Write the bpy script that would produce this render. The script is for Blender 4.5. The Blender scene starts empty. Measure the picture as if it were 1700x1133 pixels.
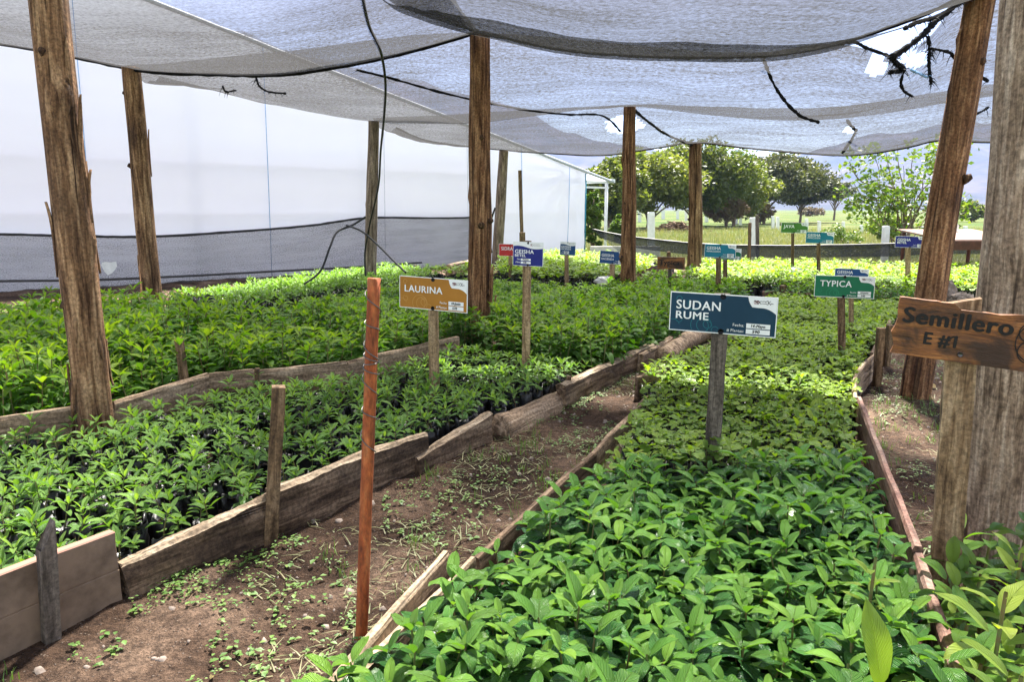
import bpy, math, random
import numpy as np
from mathutils import Vector, Matrix, Euler, noise as mnoise

rnd = random.Random(7)
nr = np.random.default_rng(11)
PI = math.pi
scene = bpy.context.scene
COL = scene.collection

# ------------------------------------------------------------------ camera maths
F, HCAM, TH = 1240.0, 1.3, math.radians(10)
CT, ST = math.cos(TH), math.sin(TH)


def ray(u, v):
    x = (u - 850) / F
    y = -(v - 566.5) / F
    return Vector((x, CT + y * ST, -ST + y * CT))


def at(u, v, z=0.0):
    d = ray(u, v)
    t = (z - HCAM) / d.z
    return Vector((d.x * t, d.y * t, z))


def atY(u, v, Y):
    d = ray(u, v)
    t = Y / d.y
    return Vector((d.x * t, Y, HCAM + d.z * t))


def proj(p):
    x, y, z = p[0], p[1], p[2] - HCAM
    dep = y * CT - z * ST
    up = y * ST + z * CT
    return (850 + F * x / dep, 566.5 - F * up / dep)


# ------------------------------------------------------------------ object helpers
def prop(o, label=None, cat=None, group=None, kind=None):
    if label:
        o['label'] = label
    if cat:
        o['category'] = cat
    if group:
        o['group'] = group
    if kind:
        o['kind'] = kind
    return o


def mesh(name, V, Fc, mats=None, smooth=False, midx=None):
    me = bpy.data.meshes.new(name)
    me.from_pydata([tuple(v) for v in V], [], [tuple(f) for f in Fc])
    for m in (mats if isinstance(mats, (list, tuple)) else [mats]):
        if m:
            me.materials.append(m)
    if smooth:
        me.polygons.foreach_set('use_smooth', [True] * len(me.polygons))
    if midx is not None:
        me.polygons.foreach_set('material_index', midx)
    me.update()
    return me


def npmesh(name, V, Q, mats, uv=None, tint=None, smooth=True, midx=None):
    """fast quad mesh from numpy arrays; uv and tint are per vertex"""
    me = bpy.data.meshes.new(name)
    V = np.asarray(V, dtype=np.float32)
    Q = np.asarray(Q, dtype=np.int32)
    me.vertices.add(len(V))
    me.vertices.foreach_set('co', V.ravel())
    me.loops.add(Q.size)
    me.loops.foreach_set('vertex_index', Q.ravel())
    me.polygons.add(len(Q))
    me.polygons.foreach_set('loop_start', np.arange(0, Q.size, 4, dtype=np.int32))
    me.polygons.foreach_set('loop_total', np.full(len(Q), 4, dtype=np.int32))
    for m in mats:
        me.materials.append(m)
    if midx is not None:
        me.polygons.foreach_set('material_index', np.asarray(midx, dtype=np.int32))
    if smooth:
        me.polygons.foreach_set('use_smooth', np.ones(len(Q), dtype=bool))
    for nm, a in (('leaf', uv), ('tint', tint)):
        if a is not None:
            l = me.uv_layers.new(name=nm)
            l.data.foreach_set('uv', np.asarray(a, dtype=np.float32)[Q.ravel()].ravel())
    me.update()
    me.validate()
    return me


def link(name, me, parent=None, loc=(0, 0, 0), rot=None):
    o = bpy.data.objects.new(name, me)
    COL.objects.link(o)
    o.location = loc
    if rot is not None:
        if hasattr(rot, 'w'):
            o.rotation_mode = 'QUATERNION'
            o.rotation_quaternion = rot
        else:
            o.rotation_euler = rot
    if parent:
        o.parent = parent
    return o


def empty(name, loc=(0, 0, 0), rotz=0.0):
    o = link(name, None, None, loc, (0, 0, rotz))
    o.empty_display_size = 0.1
    return o


def nz(x, y=0.0, z=0.0):
    return mnoise.noise(Vector((x, y, z)))


def box(x0, x1, y0, y1, z0, z1):
    V = [(x0, y0, z0), (x1, y0, z0), (x1, y1, z0), (x0, y1, z0), (x0, y0, z1), (x1, y0, z1), (x1, y1, z1), (x0, y1, z1)]
    Fc = [(0, 3, 2, 1), (4, 5, 6, 7), (0, 1, 5, 4), (1, 2, 6, 5), (2, 3, 7, 6), (3, 0, 4, 7)]
    return V, Fc


def join(*parts):
    V, Fc = [], []
    for v, f in parts:
        n = len(V)
        V += list(v)
        Fc += [tuple(i + n for i in q) for q in f]
    return V, Fc


def xf(part, m):
    v, f = part
    return [tuple(m @ Vector(p)) for p in v], f


def tube(pts, radii, n=8, caps=True, rough=0.0, seed=0.0, fr=3.0):
    """tapered tube along points; rough = relative radius noise"""
    pts = [Vector(p) for p in pts]
    if not hasattr(radii, '__len__'):
        radii = [radii] * len(pts)
    V, Fc = [], []
    a = None
    for i, p in enumerate(pts):
        t = (pts[min(i + 1, len(pts) - 1)] - pts[max(i - 1, 0)]).normalized()
        if a is None:
            a = t.cross(Vector((0.31, 0.2, 0.93)))
            if a.length < 0.1:
                a = t.cross(Vector((1, 0, 0)))
        a = (a - t * a.dot(t)).normalized()
        b = t.cross(a)
        for k in range(n):
            w = 2 * PI * k / n
            r = radii[i]
            if rough:
                r *= 1 + rough * nz(math.cos(w) * 1.3 + seed, math.sin(w) * 1.3, i * fr / len(pts))
            V.append(p + a * (r * math.cos(w)) + b * (r * math.sin(w)))
    for i in range(len(pts) - 1):
        for k in range(n):
            k2 = (k + 1) % n
            Fc.append((i * n + k, i * n + k2, (i + 1) * n + k2, (i + 1) * n + k))
    if caps:
        Fc.append(tuple(range(n - 1, -1, -1)))
        o = (len(pts) - 1) * n
        Fc.append(tuple(o + k for k in range(n)))
    return V, Fc


def smooth_path(P, m=6):
    P = [Vector(p) for p in P]
    out = []
    for i in range(len(P) - 1):
        p0, p1, p2, p3 = P[max(i - 1, 0)], P[i], P[i + 1], P[min(i + 2, len(P) - 1)]
        for k in range(m):
            t = k / m
            out.append(0.5 * ((2 * p1) + (p2 - p0) * t + (2 * p0 - 5 * p1 + 4 * p2 - p3) * t * t + (3 * p1 - p0 - 3 * p2 + p3) * t ** 3))
    out.append(P[-1])
    return out


# ------------------------------------------------------------------ material helpers
def newmat(name):
    m = bpy.data.materials.new(name)
    m.use_nodes = True
    nt = m.node_tree
    for n in list(nt.nodes):
        nt.nodes.remove(n)
    out = nt.nodes.new('ShaderNodeOutputMaterial')
    return m, nt, out


def N(nt, typ, **kw):
    n = nt.nodes.new(typ)
    for k, v in kw.items():
        if k.startswith('i_'):
            key = k[2:]
            key = int(key) if key.isdigit() else key.replace('_', ' ')
            n.inputs[key].default_value = v
        else:
            setattr(n, k, v)
    return n


def c4(c):
    return (c[0], c[1], c[2], 1.0)


def ramp(nt, fac, stops):
    r = N(nt, 'ShaderNodeValToRGB')
    e = r.color_ramp.elements
    while len(e) < len(stops):
        e.new(0.5)
    for el, (p, c) in zip(e, stops):
        el.position = p
        el.color = c4(c)
    nt.links.new(fac, r.inputs[0])
    return r.outputs[0]


def mix(nt, fac, a, b, mode='MIX'):
    m = N(nt, 'ShaderNodeMix', data_type='RGBA', blend_type=mode)
    for sock, val in ((m.inputs[0], fac), (m.inputs[6], a), (m.inputs[7], b)):
        if isinstance(val, (int, float)):
            sock.default_value = val
        elif isinstance(val, tuple):
            sock.default_value = c4(val)
        else:
            nt.links.new(val, sock)
    return m.outputs[2]


def math_(nt, op, a, b=None, clamp=False):
    m = N(nt, 'ShaderNodeMath', operation=op, use_clamp=clamp)
    for i, val in enumerate((a, b)):
        if val is None:
            continue
        if isinstance(val, (int, float)):
            m.inputs[i].default_value = val
        else:
            nt.links.new(val, m.inputs[i])
    return m.outputs[0]


def coords(nt, scale=(1, 1, 1), kind='Object', rand=True):
    tc = N(nt, 'ShaderNodeTexCoord')
    mp = N(nt, 'ShaderNodeMapping')
    mp.inputs['Scale'].default_value = scale
    src = tc.outputs[kind]
    if rand:
        oi = N(nt, 'ShaderNodeObjectInfo')
        add = N(nt, 'ShaderNodeVectorMath', operation='ADD')
        mul = N(nt, 'ShaderNodeVectorMath', operation='SCALE')
        comb = N(nt, 'ShaderNodeCombineXYZ')
        for k in range(3):
            nt.links.new(oi.outputs['Random'], comb.inputs[k])
        nt.links.new(comb.outputs[0], mul.inputs[0])
        mul.inputs['Scale'].default_value = 37.0
        nt.links.new(src, add.inputs[0])
        nt.links.new(mul.outputs[0], add.inputs[1])
        src = add.outputs[0]
    nt.links.new(src, mp.inputs['Vector'])
    return mp.outputs[0]


def noise(nt, vec, scale, detail=5, rough=0.55, dist=0.0):
    n = N(nt, 'ShaderNodeTexNoise')
    n.inputs['Scale'].default_value = scale
    n.inputs['Detail'].default_value = detail
    n.inputs['Roughness'].default_value = rough
    n.inputs['Distortion'].default_value = dist
    nt.links.new(vec, n.inputs['Vector'])
    return n.outputs['Fac']


def bump(nt, h, strength, dist):
    b = N(nt, 'ShaderNodeBump')
    b.inputs['Strength'].default_value = strength
    b.inputs['Distance'].default_value = dist
    nt.links.new(h, b.inputs['Height'])
    return b.outputs[0]


def principled(nt, out, col, rough=0.6, metal=0.0, normal=None, spec=None):
    p = N(nt, 'ShaderNodeBsdfPrincipled')
    for k, v in (('Base Color', col), ('Roughness', rough), ('Metallic', metal), ('Normal', normal), ('Specular IOR Level', spec)):
        if v is None:
            continue
        if isinstance(v, (int, float)):
            p.inputs[k].default_value = v
        elif isinstance(v, tuple):
            p.inputs[k].default_value = c4(v)
        else:
            nt.links.new(v, p.inputs[k])
    if out is not None:
        nt.links.new(p.outputs[0], out.inputs['Surface'])
    return p


def mat_wood(name, dark, mid, light, axis='X', gs=1.0, rough=0.8, stain=None, bumpd=0.006, stain_amt=0.5, crack=0.35):
    m, nt, out = newmat(name)
    sc = {'X': (1.2, 14, 14), 'Z': (14, 14, 1.2)}[axis]
    v = coords(nt, tuple(s * gs for s in sc))
    g = noise(nt, v, 2.2, 8, 0.65, 0.6)
    col = ramp(nt, g, [(0.36, dark), (0.5, mid), (0.64, light)])
    v2 = coords(nt, (3.5, 3.5, 3.5) if axis == 'X' else (3.5, 3.5, 2.0))
    b = noise(nt, v2, 1.0, 4, 0.6)
    st = stain or tuple(c * 0.45 for c in mid)
    fac = math_(nt, 'MULTIPLY', ramp(nt, b, [(0.45, (0, 0, 0)), (0.68, (1, 1, 1))]), stain_amt)
    col = mix(nt, fac, col, st)
    # cracks along the grain
    sc2 = {'X': (0.7, 26, 26), 'Z': (26, 26, 0.7)}[axis]
    c = noise(nt, coords(nt, tuple(s * gs for s in sc2)), 1.0, 3, 0.5, 0.3)
    cr = ramp(nt, c, [(crack - 0.06, (1, 1, 1)), (crack, (0, 0, 0))])
    col = mix(nt, math_(nt, 'MULTIPLY', cr, 0.75), col, tuple(x * 0.3 for x in dark))
    fine = noise(nt, coords(nt, (60, 60, 60)), 1.0, 4, 0.7)
    col = mix(nt, 0.5, col, ramp(nt, fine, [(0.38, (0.12, 0.11, 0.10)), (0.62, (0.80, 0.76, 0.72))]), 'OVERLAY')
    h = math_(nt, 'SUBTRACT', math_(nt, 'ADD', g, math_(nt, 'MULTIPLY', fine, 0.35)), math_(nt, 'MULTIPLY', cr, 0.8))
    principled(nt, out, col, rough, normal=bump(nt, h, 0.8, bumpd), spec=0.25)
    return m


def mat_plain(name, col, rough=0.6, metal=0.0, var=0.15, scale=20, bumpd=0.0, spec=0.4, col2=None):
    m, nt, out = newmat(name)
    n = noise(nt, coords(nt), scale, 6, 0.6)
    c2 = col2 or tuple(c * (1 - 2 * var) for c in col)
    c = ramp(nt, n, [(0.36, c2), (0.62, col)])
    principled(nt, out, c, rough, metal, bump(nt, n, 0.6, bumpd) if bumpd else None, spec)
    return m


def mat_leaf(name, dark, light, young, rough=0.4, trans=0.25, vein=0.5, nveins=9.0, hv=0.0, bumpd=0.004):
    m, nt, out = newmat(name)
    uv = N(nt, 'ShaderNodeUVMap', uv_map='leaf')
    ti = N(nt, 'ShaderNodeUVMap', uv_map='tint')
    s1 = N(nt, 'ShaderNodeSeparateXYZ')
    s2 = N(nt, 'ShaderNodeSeparateXYZ')
    nt.links.new(uv.outputs[0], s1.inputs[0])
    nt.links.new(ti.outputs[0], s2.inputs[0])
    col = mix(nt, s2.outputs[0], dark, light)
    col = mix(nt, s2.outputs[1], col, young)
    oi = N(nt, 'ShaderNodeObjectInfo')
    hs = N(nt, 'ShaderNodeHueSaturation')
    nt.links.new(math_(nt, 'ADD', math_(nt, 'MULTIPLY', oi.outputs['Random'], 0.45), 0.78), hs.inputs['Value'])
    nt.links.new(math_(nt, 'ADD', math_(nt, 'MULTIPLY', oi.outputs['Random'], -0.02), 0.51), hs.inputs['Hue'])
    nt.links.new(col, hs.inputs['Color'])
    col = hs.outputs[0]
    nrm = None
    if vein > 0:
        au = math_(nt, 'ABSOLUTE', math_(nt, 'SUBTRACT', s1.outputs[0], 0.5))
        mid = math_(nt, 'SUBTRACT', 1.0, math_(nt, 'DIVIDE', au, 0.035), True)
        ph = math_(nt, 'ADD', math_(nt, 'MULTIPLY', s1.outputs[1], nveins * 6.283), math_(nt, 'MULTIPLY', au, -nveins * 3.6))
        sn = math_(nt, 'SINE', ph)
        side = math_(nt, 'POWER', math_(nt, 'ADD', math_(nt, 'MULTIPLY', sn, 0.5), 0.5), 14.0)
        vv = math_(nt, 'MAXIMUM', mid, math_(nt, 'MULTIPLY', side, 0.45))
        lightv = mix(nt, 0.5, col, (0.3, 0.42, 0.1))
        col = mix(nt, math_(nt, 'MULTIPLY', vv, vein), col, lightv)
        hgt = math_(nt, 'SUBTRACT', math_(nt, 'MULTIPLY', math_(nt, 'ABSOLUTE', sn), 0.6), math_(nt, 'MULTIPLY', vv, 0.8))
        nrm = bump(nt, hgt, 0.9, bumpd * 1.6)
    p = principled(nt, None, col, rough, normal=nrm, spec=0.5)
    t = N(nt, 'ShaderNodeBsdfTranslucent')
    nt.links.new(mix(nt, 1.0, col, (1.5, 1.6, 0.5), 'MULTIPLY'), t.inputs['Color'])
    mx = N(nt, 'ShaderNodeMixShader')
    mx.inputs[0].default_value = trans
    nt.links.new(p.outputs[0], mx.inputs[1])
    nt.links.new(t.outputs[0], mx.inputs[2])
    nt.links.new(mx.outputs[0], out.inputs['Surface'])
    return m


def mat_net(name, lo, hi, col, translu=0.5, streak=(2.0, 30.0), grain=90.0, tcol=None, worn=None):  # worn: range and factor of a thinning added to let more sun through
    """woven shade cloth: holes let the light straight through, the threads reflect and glow"""
    m, nt, out = newmat(name)
    uv = N(nt, 'ShaderNodeUVMap', uv_map='leaf')
    mp = N(nt, 'ShaderNodeMapping')
    mp.inputs['Scale'].default_value = (streak[0], streak[1], 1)
    nt.links.new(uv.outputs[0], mp.inputs[0])
    st = noise(nt, mp.outputs[0], 1.0, 5, 0.6, 0.3)
    mp2 = N(nt, 'ShaderNodeMapping')
    mp2.inputs['Scale'].default_value = (grain * 0.7, grain, 1)
    nt.links.new(uv.outputs[0], mp2.inputs[0])
    gr = noise(nt, mp2.outputs[0], 1.0, 2, 0.8)
    mp3 = N(nt, 'ShaderNodeMapping')
    mp3.inputs['Scale'].default_value = (0.8, 1.7, 1)
    nt.links.new(uv.outputs[0], mp3.inputs[0])
    bg = noise(nt, mp3.outputs[0], 1.0, 3, 0.5, 0.4)
    f = math_(nt, 'ADD', math_(nt, 'MULTIPLY', st, 0.34), math_(nt, 'ADD', math_(nt, 'MULTIPLY', gr, 0.80), math_(nt, 'MULTIPLY', bg, 0.30)))
    mr = N(nt, 'ShaderNodeMapRange')
    mr.inputs['From Min'].default_value = 0.52
    mr.inputs['From Max'].default_value = 0.90
    mr.inputs['To Min'].default_value = lo
    mr.inputs['To Max'].default_value = hi
    nt.links.new(f, mr.inputs['Value'])
    opac = mr.outputs[0]
    if worn:                                             # opacity cut past the hem, out of view, to pass more sun below
        sx = N(nt, 'ShaderNodeSeparateXYZ')
        nt.links.new(uv.outputs[0], sx.inputs[0])
        wr = N(nt, 'ShaderNodeMapRange')
        wr.interpolation_type = 'SMOOTHSTEP'
        wr.inputs['From Min'].default_value = worn[0]
        wr.inputs['From Max'].default_value = worn[1]
        wr.inputs['To Min'].default_value = 1.0
        wr.inputs['To Max'].default_value = worn[2]
        nt.links.new(sx.outputs[1], wr.inputs['Value'])
        opac = math_(nt, 'MULTIPLY', opac, wr.outputs[0])
    d = N(nt, 'ShaderNodeBsdfDiffuse')
    d.inputs['Color'].default_value = c4(col)
    tl = N(nt, 'ShaderNodeBsdfTranslucent')
    tl.inputs['Color'].default_value = c4(tcol or col)
    m1 = N(nt, 'ShaderNodeMixShader')
    m1.inputs[0].default_value = translu
    nt.links.new(d.outputs[0], m1.inputs[1])
    nt.links.new(tl.outputs[0], m1.inputs[2])
    tr = N(nt, 'ShaderNodeBsdfTransparent')
    m2 = N(nt, 'ShaderNodeMixShader')
    nt.links.new(opac, m2.inputs[0])
    nt.links.new(tr.outputs[0], m2.inputs[1])
    nt.links.new(m1.outputs[0], m2.inputs[2])
    nt.links.new(m2.outputs[0], out.inputs['Surface'])
    return m


# ------------------------------------------------------------------ materials
M = {}
M['bark'] = mat_wood('bark_brown', (0.06, 0.028, 0.014), (0.25, 0.140, 0.074), (0.50, 0.325, 0.19), 'Z', 1.0, 0.9, (0.055, 0.03, 0.019), 0.025, 0.7, 0.40)
M['bark_red'] = mat_wood('bark_red', (0.050, 0.020, 0.009), (0.22, 0.108, 0.053), (0.46, 0.275, 0.15), 'Z', 1.0, 0.9, (0.05, 0.024, 0.014), 0.025, 0.7, 0.41)
M['bark_grey'] = mat_wood('bark_grey', (0.075, 0.056, 0.043), (0.20, 0.155, 0.12), (0.36, 0.29, 0.23), 'Z', 1.0, 0.9, (0.10, 0.06, 0.035), 0.008, 0.4, 0.36)
M['pale_post'] = mat_wood('pale_post', (0.10, 0.068, 0.047), (0.30, 0.22, 0.16), (0.52, 0.42, 0.33), 'Z', 1.5, 0.85, (0.13, 0.085, 0.055), 0.004, 0.55, 0.34)
M['knot'] = mat_wood('dark_knot', (0.02, 0.011, 0.007), (0.07, 0.038, 0.022), (0.17, 0.10, 0.06), 'Z', 2.0, 0.9)
M['stake_tan'] = mat_wood('stake_tan', (0.075, 0.042, 0.022), (0.235, 0.150, 0.085), (0.40, 0.285, 0.18), 'Z', 1.4, 0.85, None, 0.004, 0.4, 0.31)
M['stake'] = mat_wood('stake_wood', (0.13, 0.085, 0.045), (0.30, 0.205, 0.115), (0.45, 0.33, 0.20), 'Z', 1.4, 0.8, None, 0.003, 0.35, 0.31)
M['stake_grey'] = mat_wood('stake_grey', (0.05, 0.04, 0.033), (0.115, 0.095, 0.08), (0.20, 0.17, 0.145), 'Z', 1.4, 0.85, None, 0.003, 0.35, 0.31)
M['stake_brown'] = mat_wood('stake_brown', (0.05, 0.03, 0.018), (0.14, 0.09, 0.05), (0.26, 0.18, 0.11), 'Z', 1.4, 0.85, None, 0.003, 0.4, 0.31)
M['plank'] = mat_wood('plank_wood', (0.06, 0.038, 0.024), (0.17, 0.115, 0.075), (0.33, 0.245, 0.165), 'X', 1.0, 0.88, (0.055, 0.034, 0.022), 0.008, 0.75, 0.36)
M['plank_dark'] = mat_wood('plank_dark', (0.04, 0.026, 0.017), (0.12, 0.08, 0.053), (0.27, 0.195, 0.135), 'X', 1.0, 0.9, (0.03, 0.019, 0.013), 0.010, 0.8, 0.38)
M['plank_pale'] = mat_wood('plank_pale', (0.10, 0.068, 0.045), (0.30, 0.215, 0.145), (0.48, 0.37, 0.265), 'X', 1.0, 0.85, (0.13, 0.085, 0.055), 0.006, 0.5, 0.34)
M['plank_top'] = mat_wood('plank_worn_top', (0.12, 0.085, 0.055), (0.33, 0.25, 0.17), (0.50, 0.40, 0.29), 'X', 1.2, 0.85, None, 0.008, 0.4, 0.35)
M['plank_red'] = mat_wood('plank_red_paint', (0.075, 0.035, 0.026), (0.20, 0.105, 0.08), (0.36, 0.23, 0.18), 'X', 0.8, 0.75, (0.33, 0.25, 0.20), 0.004, 0.6, 0.33)
M['panel'] = mat_plain('cement_panel', (0.225, 0.158, 0.112), 0.9, 0, 0.22, 11, 0.010, 0.2)
M['panel_edge'] = mat_plain('pink_panel_edge', (0.42, 0.20, 0.15), 0.85, 0, 0.2, 18, 0.002, 0.2, (0.30, 0.20, 0.15))
M['black_plastic'] = mat_plain('black_plastic', (0.016, 0.016, 0.018), 0.33, 0, 0.1, 40, 0.002, 0.5)
M['bag'] = mat_plain('bag_plastic', (0.013, 0.013, 0.015), 0.38, 0, 0.1, 60, 0.006, 0.5)
M['cable'] = mat_plain('cable_black', (0.012, 0.012, 0.013), 0.5)
M['cord'] = mat_plain('torn_cord', (0.010, 0.010, 0.011), 0.9, 0, 0.2, 120, 0.004, 0.1)
M['hose'] = mat_plain('hose_grey', (0.055, 0.05, 0.048), 0.5)
M['wire'] = mat_plain('wire_grey', (0.16, 0.15, 0.15), 0.45, 0.8)
M['blue_cord'] = mat_plain('blue_cord', (0.22, 0.42, 0.75), 0.6)
M['grey_cord'] = mat_plain('grey_cord', (0.45, 0.48, 0.55), 0.6)
M['white_paint'] = mat_plain('white_paint', (0.82, 0.82, 0.80), 0.7, 0, 0.08, 6)
M['white_pvc'] = mat_plain('white_pvc', (0.80, 0.81, 0.82), 0.35, 0, 0.04, 6)
M['ink_white'] = mat_plain('sign_white', (0.86, 0.87, 0.88), 0.4, 0, 0.02, 30)
M['ink_black'] = mat_plain('ink_black', (0.02, 0.02, 0.025), 0.6)
M['ink_red'] = mat_plain('ink_red', (0.35, 0.05, 0.07), 0.6)
M['burnt'] = mat_plain('burnt_letter', (0.012, 0.010, 0.009), 0.75, 0, 0.2, 60)
M['seed_bag_white'] = mat_plain('plastic_scrap', (0.78, 0.78, 0.76), 0.5, 0, 0.1, 10)
M['screw'] = mat_plain('screw_dark', (0.03, 0.03, 0.035), 0.4, 0.6)
M['stone'] = mat_plain('pebble_stone', (0.30, 0.24, 0.20), 0.85, 0, 0.25, 30, 0.004)
M['clip'] = mat_plain('dry_clippings', (0.36, 0.32, 0.16), 0.9, 0, 0.2, 8, 0, 0.1, (0.16, 0.19, 0.06))
M['stem'] = mat_plain('green_stem', (0.13, 0.17, 0.05), 0.6, 0, 0.2, 30, 0, 0.3, (0.17, 0.11, 0.05))
M['concrete'] = mat_plain('kerb_concrete', (0.62, 0.60, 0.57), 0.85, 0, 0.12, 5)
M['roof_sheet'] = mat_plain('roof_sheet', (0.33, 0.23, 0.19), 0.9, 0, 0.12, 3, 0, 0.1)
M['rust_beam'] = mat_plain('rust_beam', (0.10, 0.035, 0.022), 0.8, 0, 0.2, 12)

# rusted steel pipe with old red paint at the top
m, nt, out = newmat('rusty_steel')
v = coords(nt, (14, 14, 3))
a = noise(nt, v, 2.0, 8, 0.7, 0.4)
col = ramp(nt, a, [(0.30, (0.10, 0.028, 0.012)), (0.48, (0.34, 0.095, 0.030)), (0.62, (0.46, 0.17, 0.06)), (0.80, (0.52, 0.33, 0.22))])
fine = noise(nt, coords(nt, (90, 90, 40)), 1.0, 4, 0.7)
col = mix(nt, 0.45, col, ramp(nt, fine, [(0.35, (0.10, 0.05, 0.03)), (0.7, (0.8, 0.55, 0.4))]), 'OVERLAY')
principled(nt, out, col, 0.72, 0.15, bump(nt, math_(nt, 'ADD', a, fine), 0.6, 0.003), 0.4)
M['rust'] = m

# charred brown sign board
m, nt, out = newmat('charred_board')
g = noise(nt, coords(nt, (2.2, 20, 20), rand=False), 2.4, 8, 0.65, 0.7)
col = ramp(nt, g, [(0.36, (0.07, 0.026, 0.009)), (0.5, (0.25, 0.095, 0.026)), (0.64, (0.46, 0.20, 0.06))])
b = noise(nt, coords(nt, (4, 8, 7), rand=False), 1.3, 5, 0.6, 0.5)
col = mix(nt, ramp(nt, b, [(0.44, (0, 0, 0)), (0.60, (1, 1, 1))]), col, (0.045, 0.020, 0.010))
fine = noise(nt, coords(nt, (40, 90, 90)), 1.0, 4, 0.7)
col = mix(nt, 0.3, col, ramp(nt, fine, [(0.3, (0.03, 0.02, 0.01)), (0.7, (0.7, 0.5, 0.35))]), 'OVERLAY')
principled(nt, out, col, 0.55, 0, bump(nt, math_(nt, 'ADD', g, fine), 0.7, 0.004), 0.4)
M['charred'] = m


def sign_paint(name, c):
    m, nt, out = newmat(name)
    n = noise(nt, coords(nt, (6, 6, 6)), 1.0, 5, 0.6)
    col = ramp(nt, n, [(0.3, tuple(x * 0.86 for x in c)), (0.7, tuple(min(1, x * 1.1 + 0.004) for x in c))])
    principled(nt, out, col, 0.5, 0, None, 0.25)
    return m


M['s_orange'] = sign_paint('sign_orange', (0.40, 0.17, 0.020))
M['s_orange2'] = sign_paint('sign_orange_light', (0.52, 0.27, 0.07))
M['s_navy'] = sign_paint('sign_navy', (0.016, 0.022, 0.21))
M['s_blue'] = sign_paint('sign_blue', (0.014, 0.070, 0.21))
M['s_red'] = sign_paint('sign_red', (0.55, 0.035, 0.035))
M['s_sea'] = sign_paint('sign_sea_blue', (0.004, 0.038, 0.078))
M['s_sea2'] = sign_paint('sign_sea_blue_light', (0.010, 0.13, 0.17))
M['s_teal'] = sign_paint('sign_teal', (0.012, 0.19, 0.28))
M['s_green'] = sign_paint('sign_green', (0.010, 0.16, 0.075))
M['s_green2'] = sign_paint('sign_green_light', (0.02, 0.24, 0.12))
M['s_leaf'] = sign_paint('sign_leaf_green', (0.06, 0.19, 0.025))

M['leaf_plant'] = mat_leaf('leaf_coffee_plant', (0.015, 0.078, 0.022), (0.098, 0.285, 0.052), (0.24, 0.44, 0.055), 0.26, 0.16, 0.75, 9, bumpd=0.005)
M['leaf_seedling'] = mat_leaf('leaf_coffee_seedling', (0.075, 0.195, 0.030), (0.17, 0.33, 0.060), (0.30, 0.46, 0.08), 0.42, 0.25, 0.4, 7, bumpd=0.003)
M['leaf_sprout'] = mat_leaf('leaf_coffee_sprout', (0.075, 0.180, 0.014), (0.160, 0.285, 0.022), (0.28, 0.37, 0.04), 0.42, 0.32, 0.3, 6, bumpd=0.003)
M['leaf_sapling'] = mat_leaf('leaf_coffee_sapling', (0.045, 0.155, 0.012), (0.15, 0.32, 0.020), (0.35, 0.46, 0.03), 0.40, 0.33, 0.45, 8, bumpd=0.004)
M['leaf_big'] = mat_leaf('leaf_yellow_plant', (0.08, 0.22, 0.025), (0.22, 0.39, 0.04), (0.42, 0.50, 0.06), 0.4, 0.3, 0.7, 10, bumpd=0.006)
M['leaf_weed'] = mat_leaf('leaf_weed', (0.05, 0.12, 0.02), (0.12, 0.24, 0.04), (0.25, 0.32, 0.08), 0.5, 0.25, 0.0)
M['leaf_grass'] = mat_leaf('leaf_grass', (0.05, 0.10, 0.022), (0.12, 0.155, 0.045), (0.25, 0.225, 0.11), 0.6, 0.2, 0.0)
M['leaf_tree'] = mat_leaf('leaf_tree', (0.060, 0.088, 0.022), (0.155, 0.185, 0.042), (0.25, 0.24, 0.07), 0.55, 0.35, 0.0)
M['leaf_acacia'] = mat_leaf('leaf_acacia', (0.048, 0.060, 0.026), (0.11, 0.125, 0.050), (0.17, 0.15, 0.07), 0.6, 0.2, 0.0)
M['leaf_palm'] = mat_leaf('leaf_palm', (0.015, 0.085, 0.012), (0.05, 0.19, 0.02), (0.10, 0.26, 0.03), 0.45, 0.2, 0.0)
M['leaf_young'] = mat_leaf('leaf_young_tree', (0.05, 0.11, 0.018), (0.14, 0.21, 0.03), (0.24, 0.27, 0.06), 0.5, 0.3, 0.0)
M['leaf_red'] = mat_leaf('leaf_red_bush', (0.11, 0.09, 0.04), (0.20, 0.12, 0.07), (0.17, 0.19, 0.06), 0.6, 0.15, 0.0)

M['net'] = mat_net('shade_net', 0.54, 1.0, (0.065, 0.063, 0.062), 0.5, (1.2, 14.0), 34.0, (0.06, 0.059, 0.06))
M['net_thinned_for_sun'] = mat_net('shade_net_thinned_for_sun', 0.52, 1.0, (0.065, 0.063, 0.062), 0.5, (1.2, 14.0), 34.0, (0.06, 0.059, 0.06), (1.4, 3.6, 0.34))  # unseen stretch overhead is thinned to brighten the near plants
M['net_dense'] = mat_net('shade_net_dense', 0.64, 1.0, (0.065, 0.063, 0.062), 0.5, (1.2, 14.0), 36.0, (0.05, 0.05, 0.05), (0.8, 2.6, 0.36))  # dense where visible, opened up overhead so sun reaches the near beds
M['net_skirt'] = mat_net('skirt_net', 0.42, 0.74, (0.20, 0.20, 0.205), 0.3, (0.8, 9.0), 60.0)
M['net_fence'] = mat_net('fence_net', 0.42, 0.60, (0.035, 0.045, 0.045), 0.3, (1.0, 9.0), 40.0)
M['net_band'] = mat_net('fence_band', 0.72, 0.95, (0.035, 0.038, 0.043), 0.3, (1.0, 9.0), 40.0)

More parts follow.
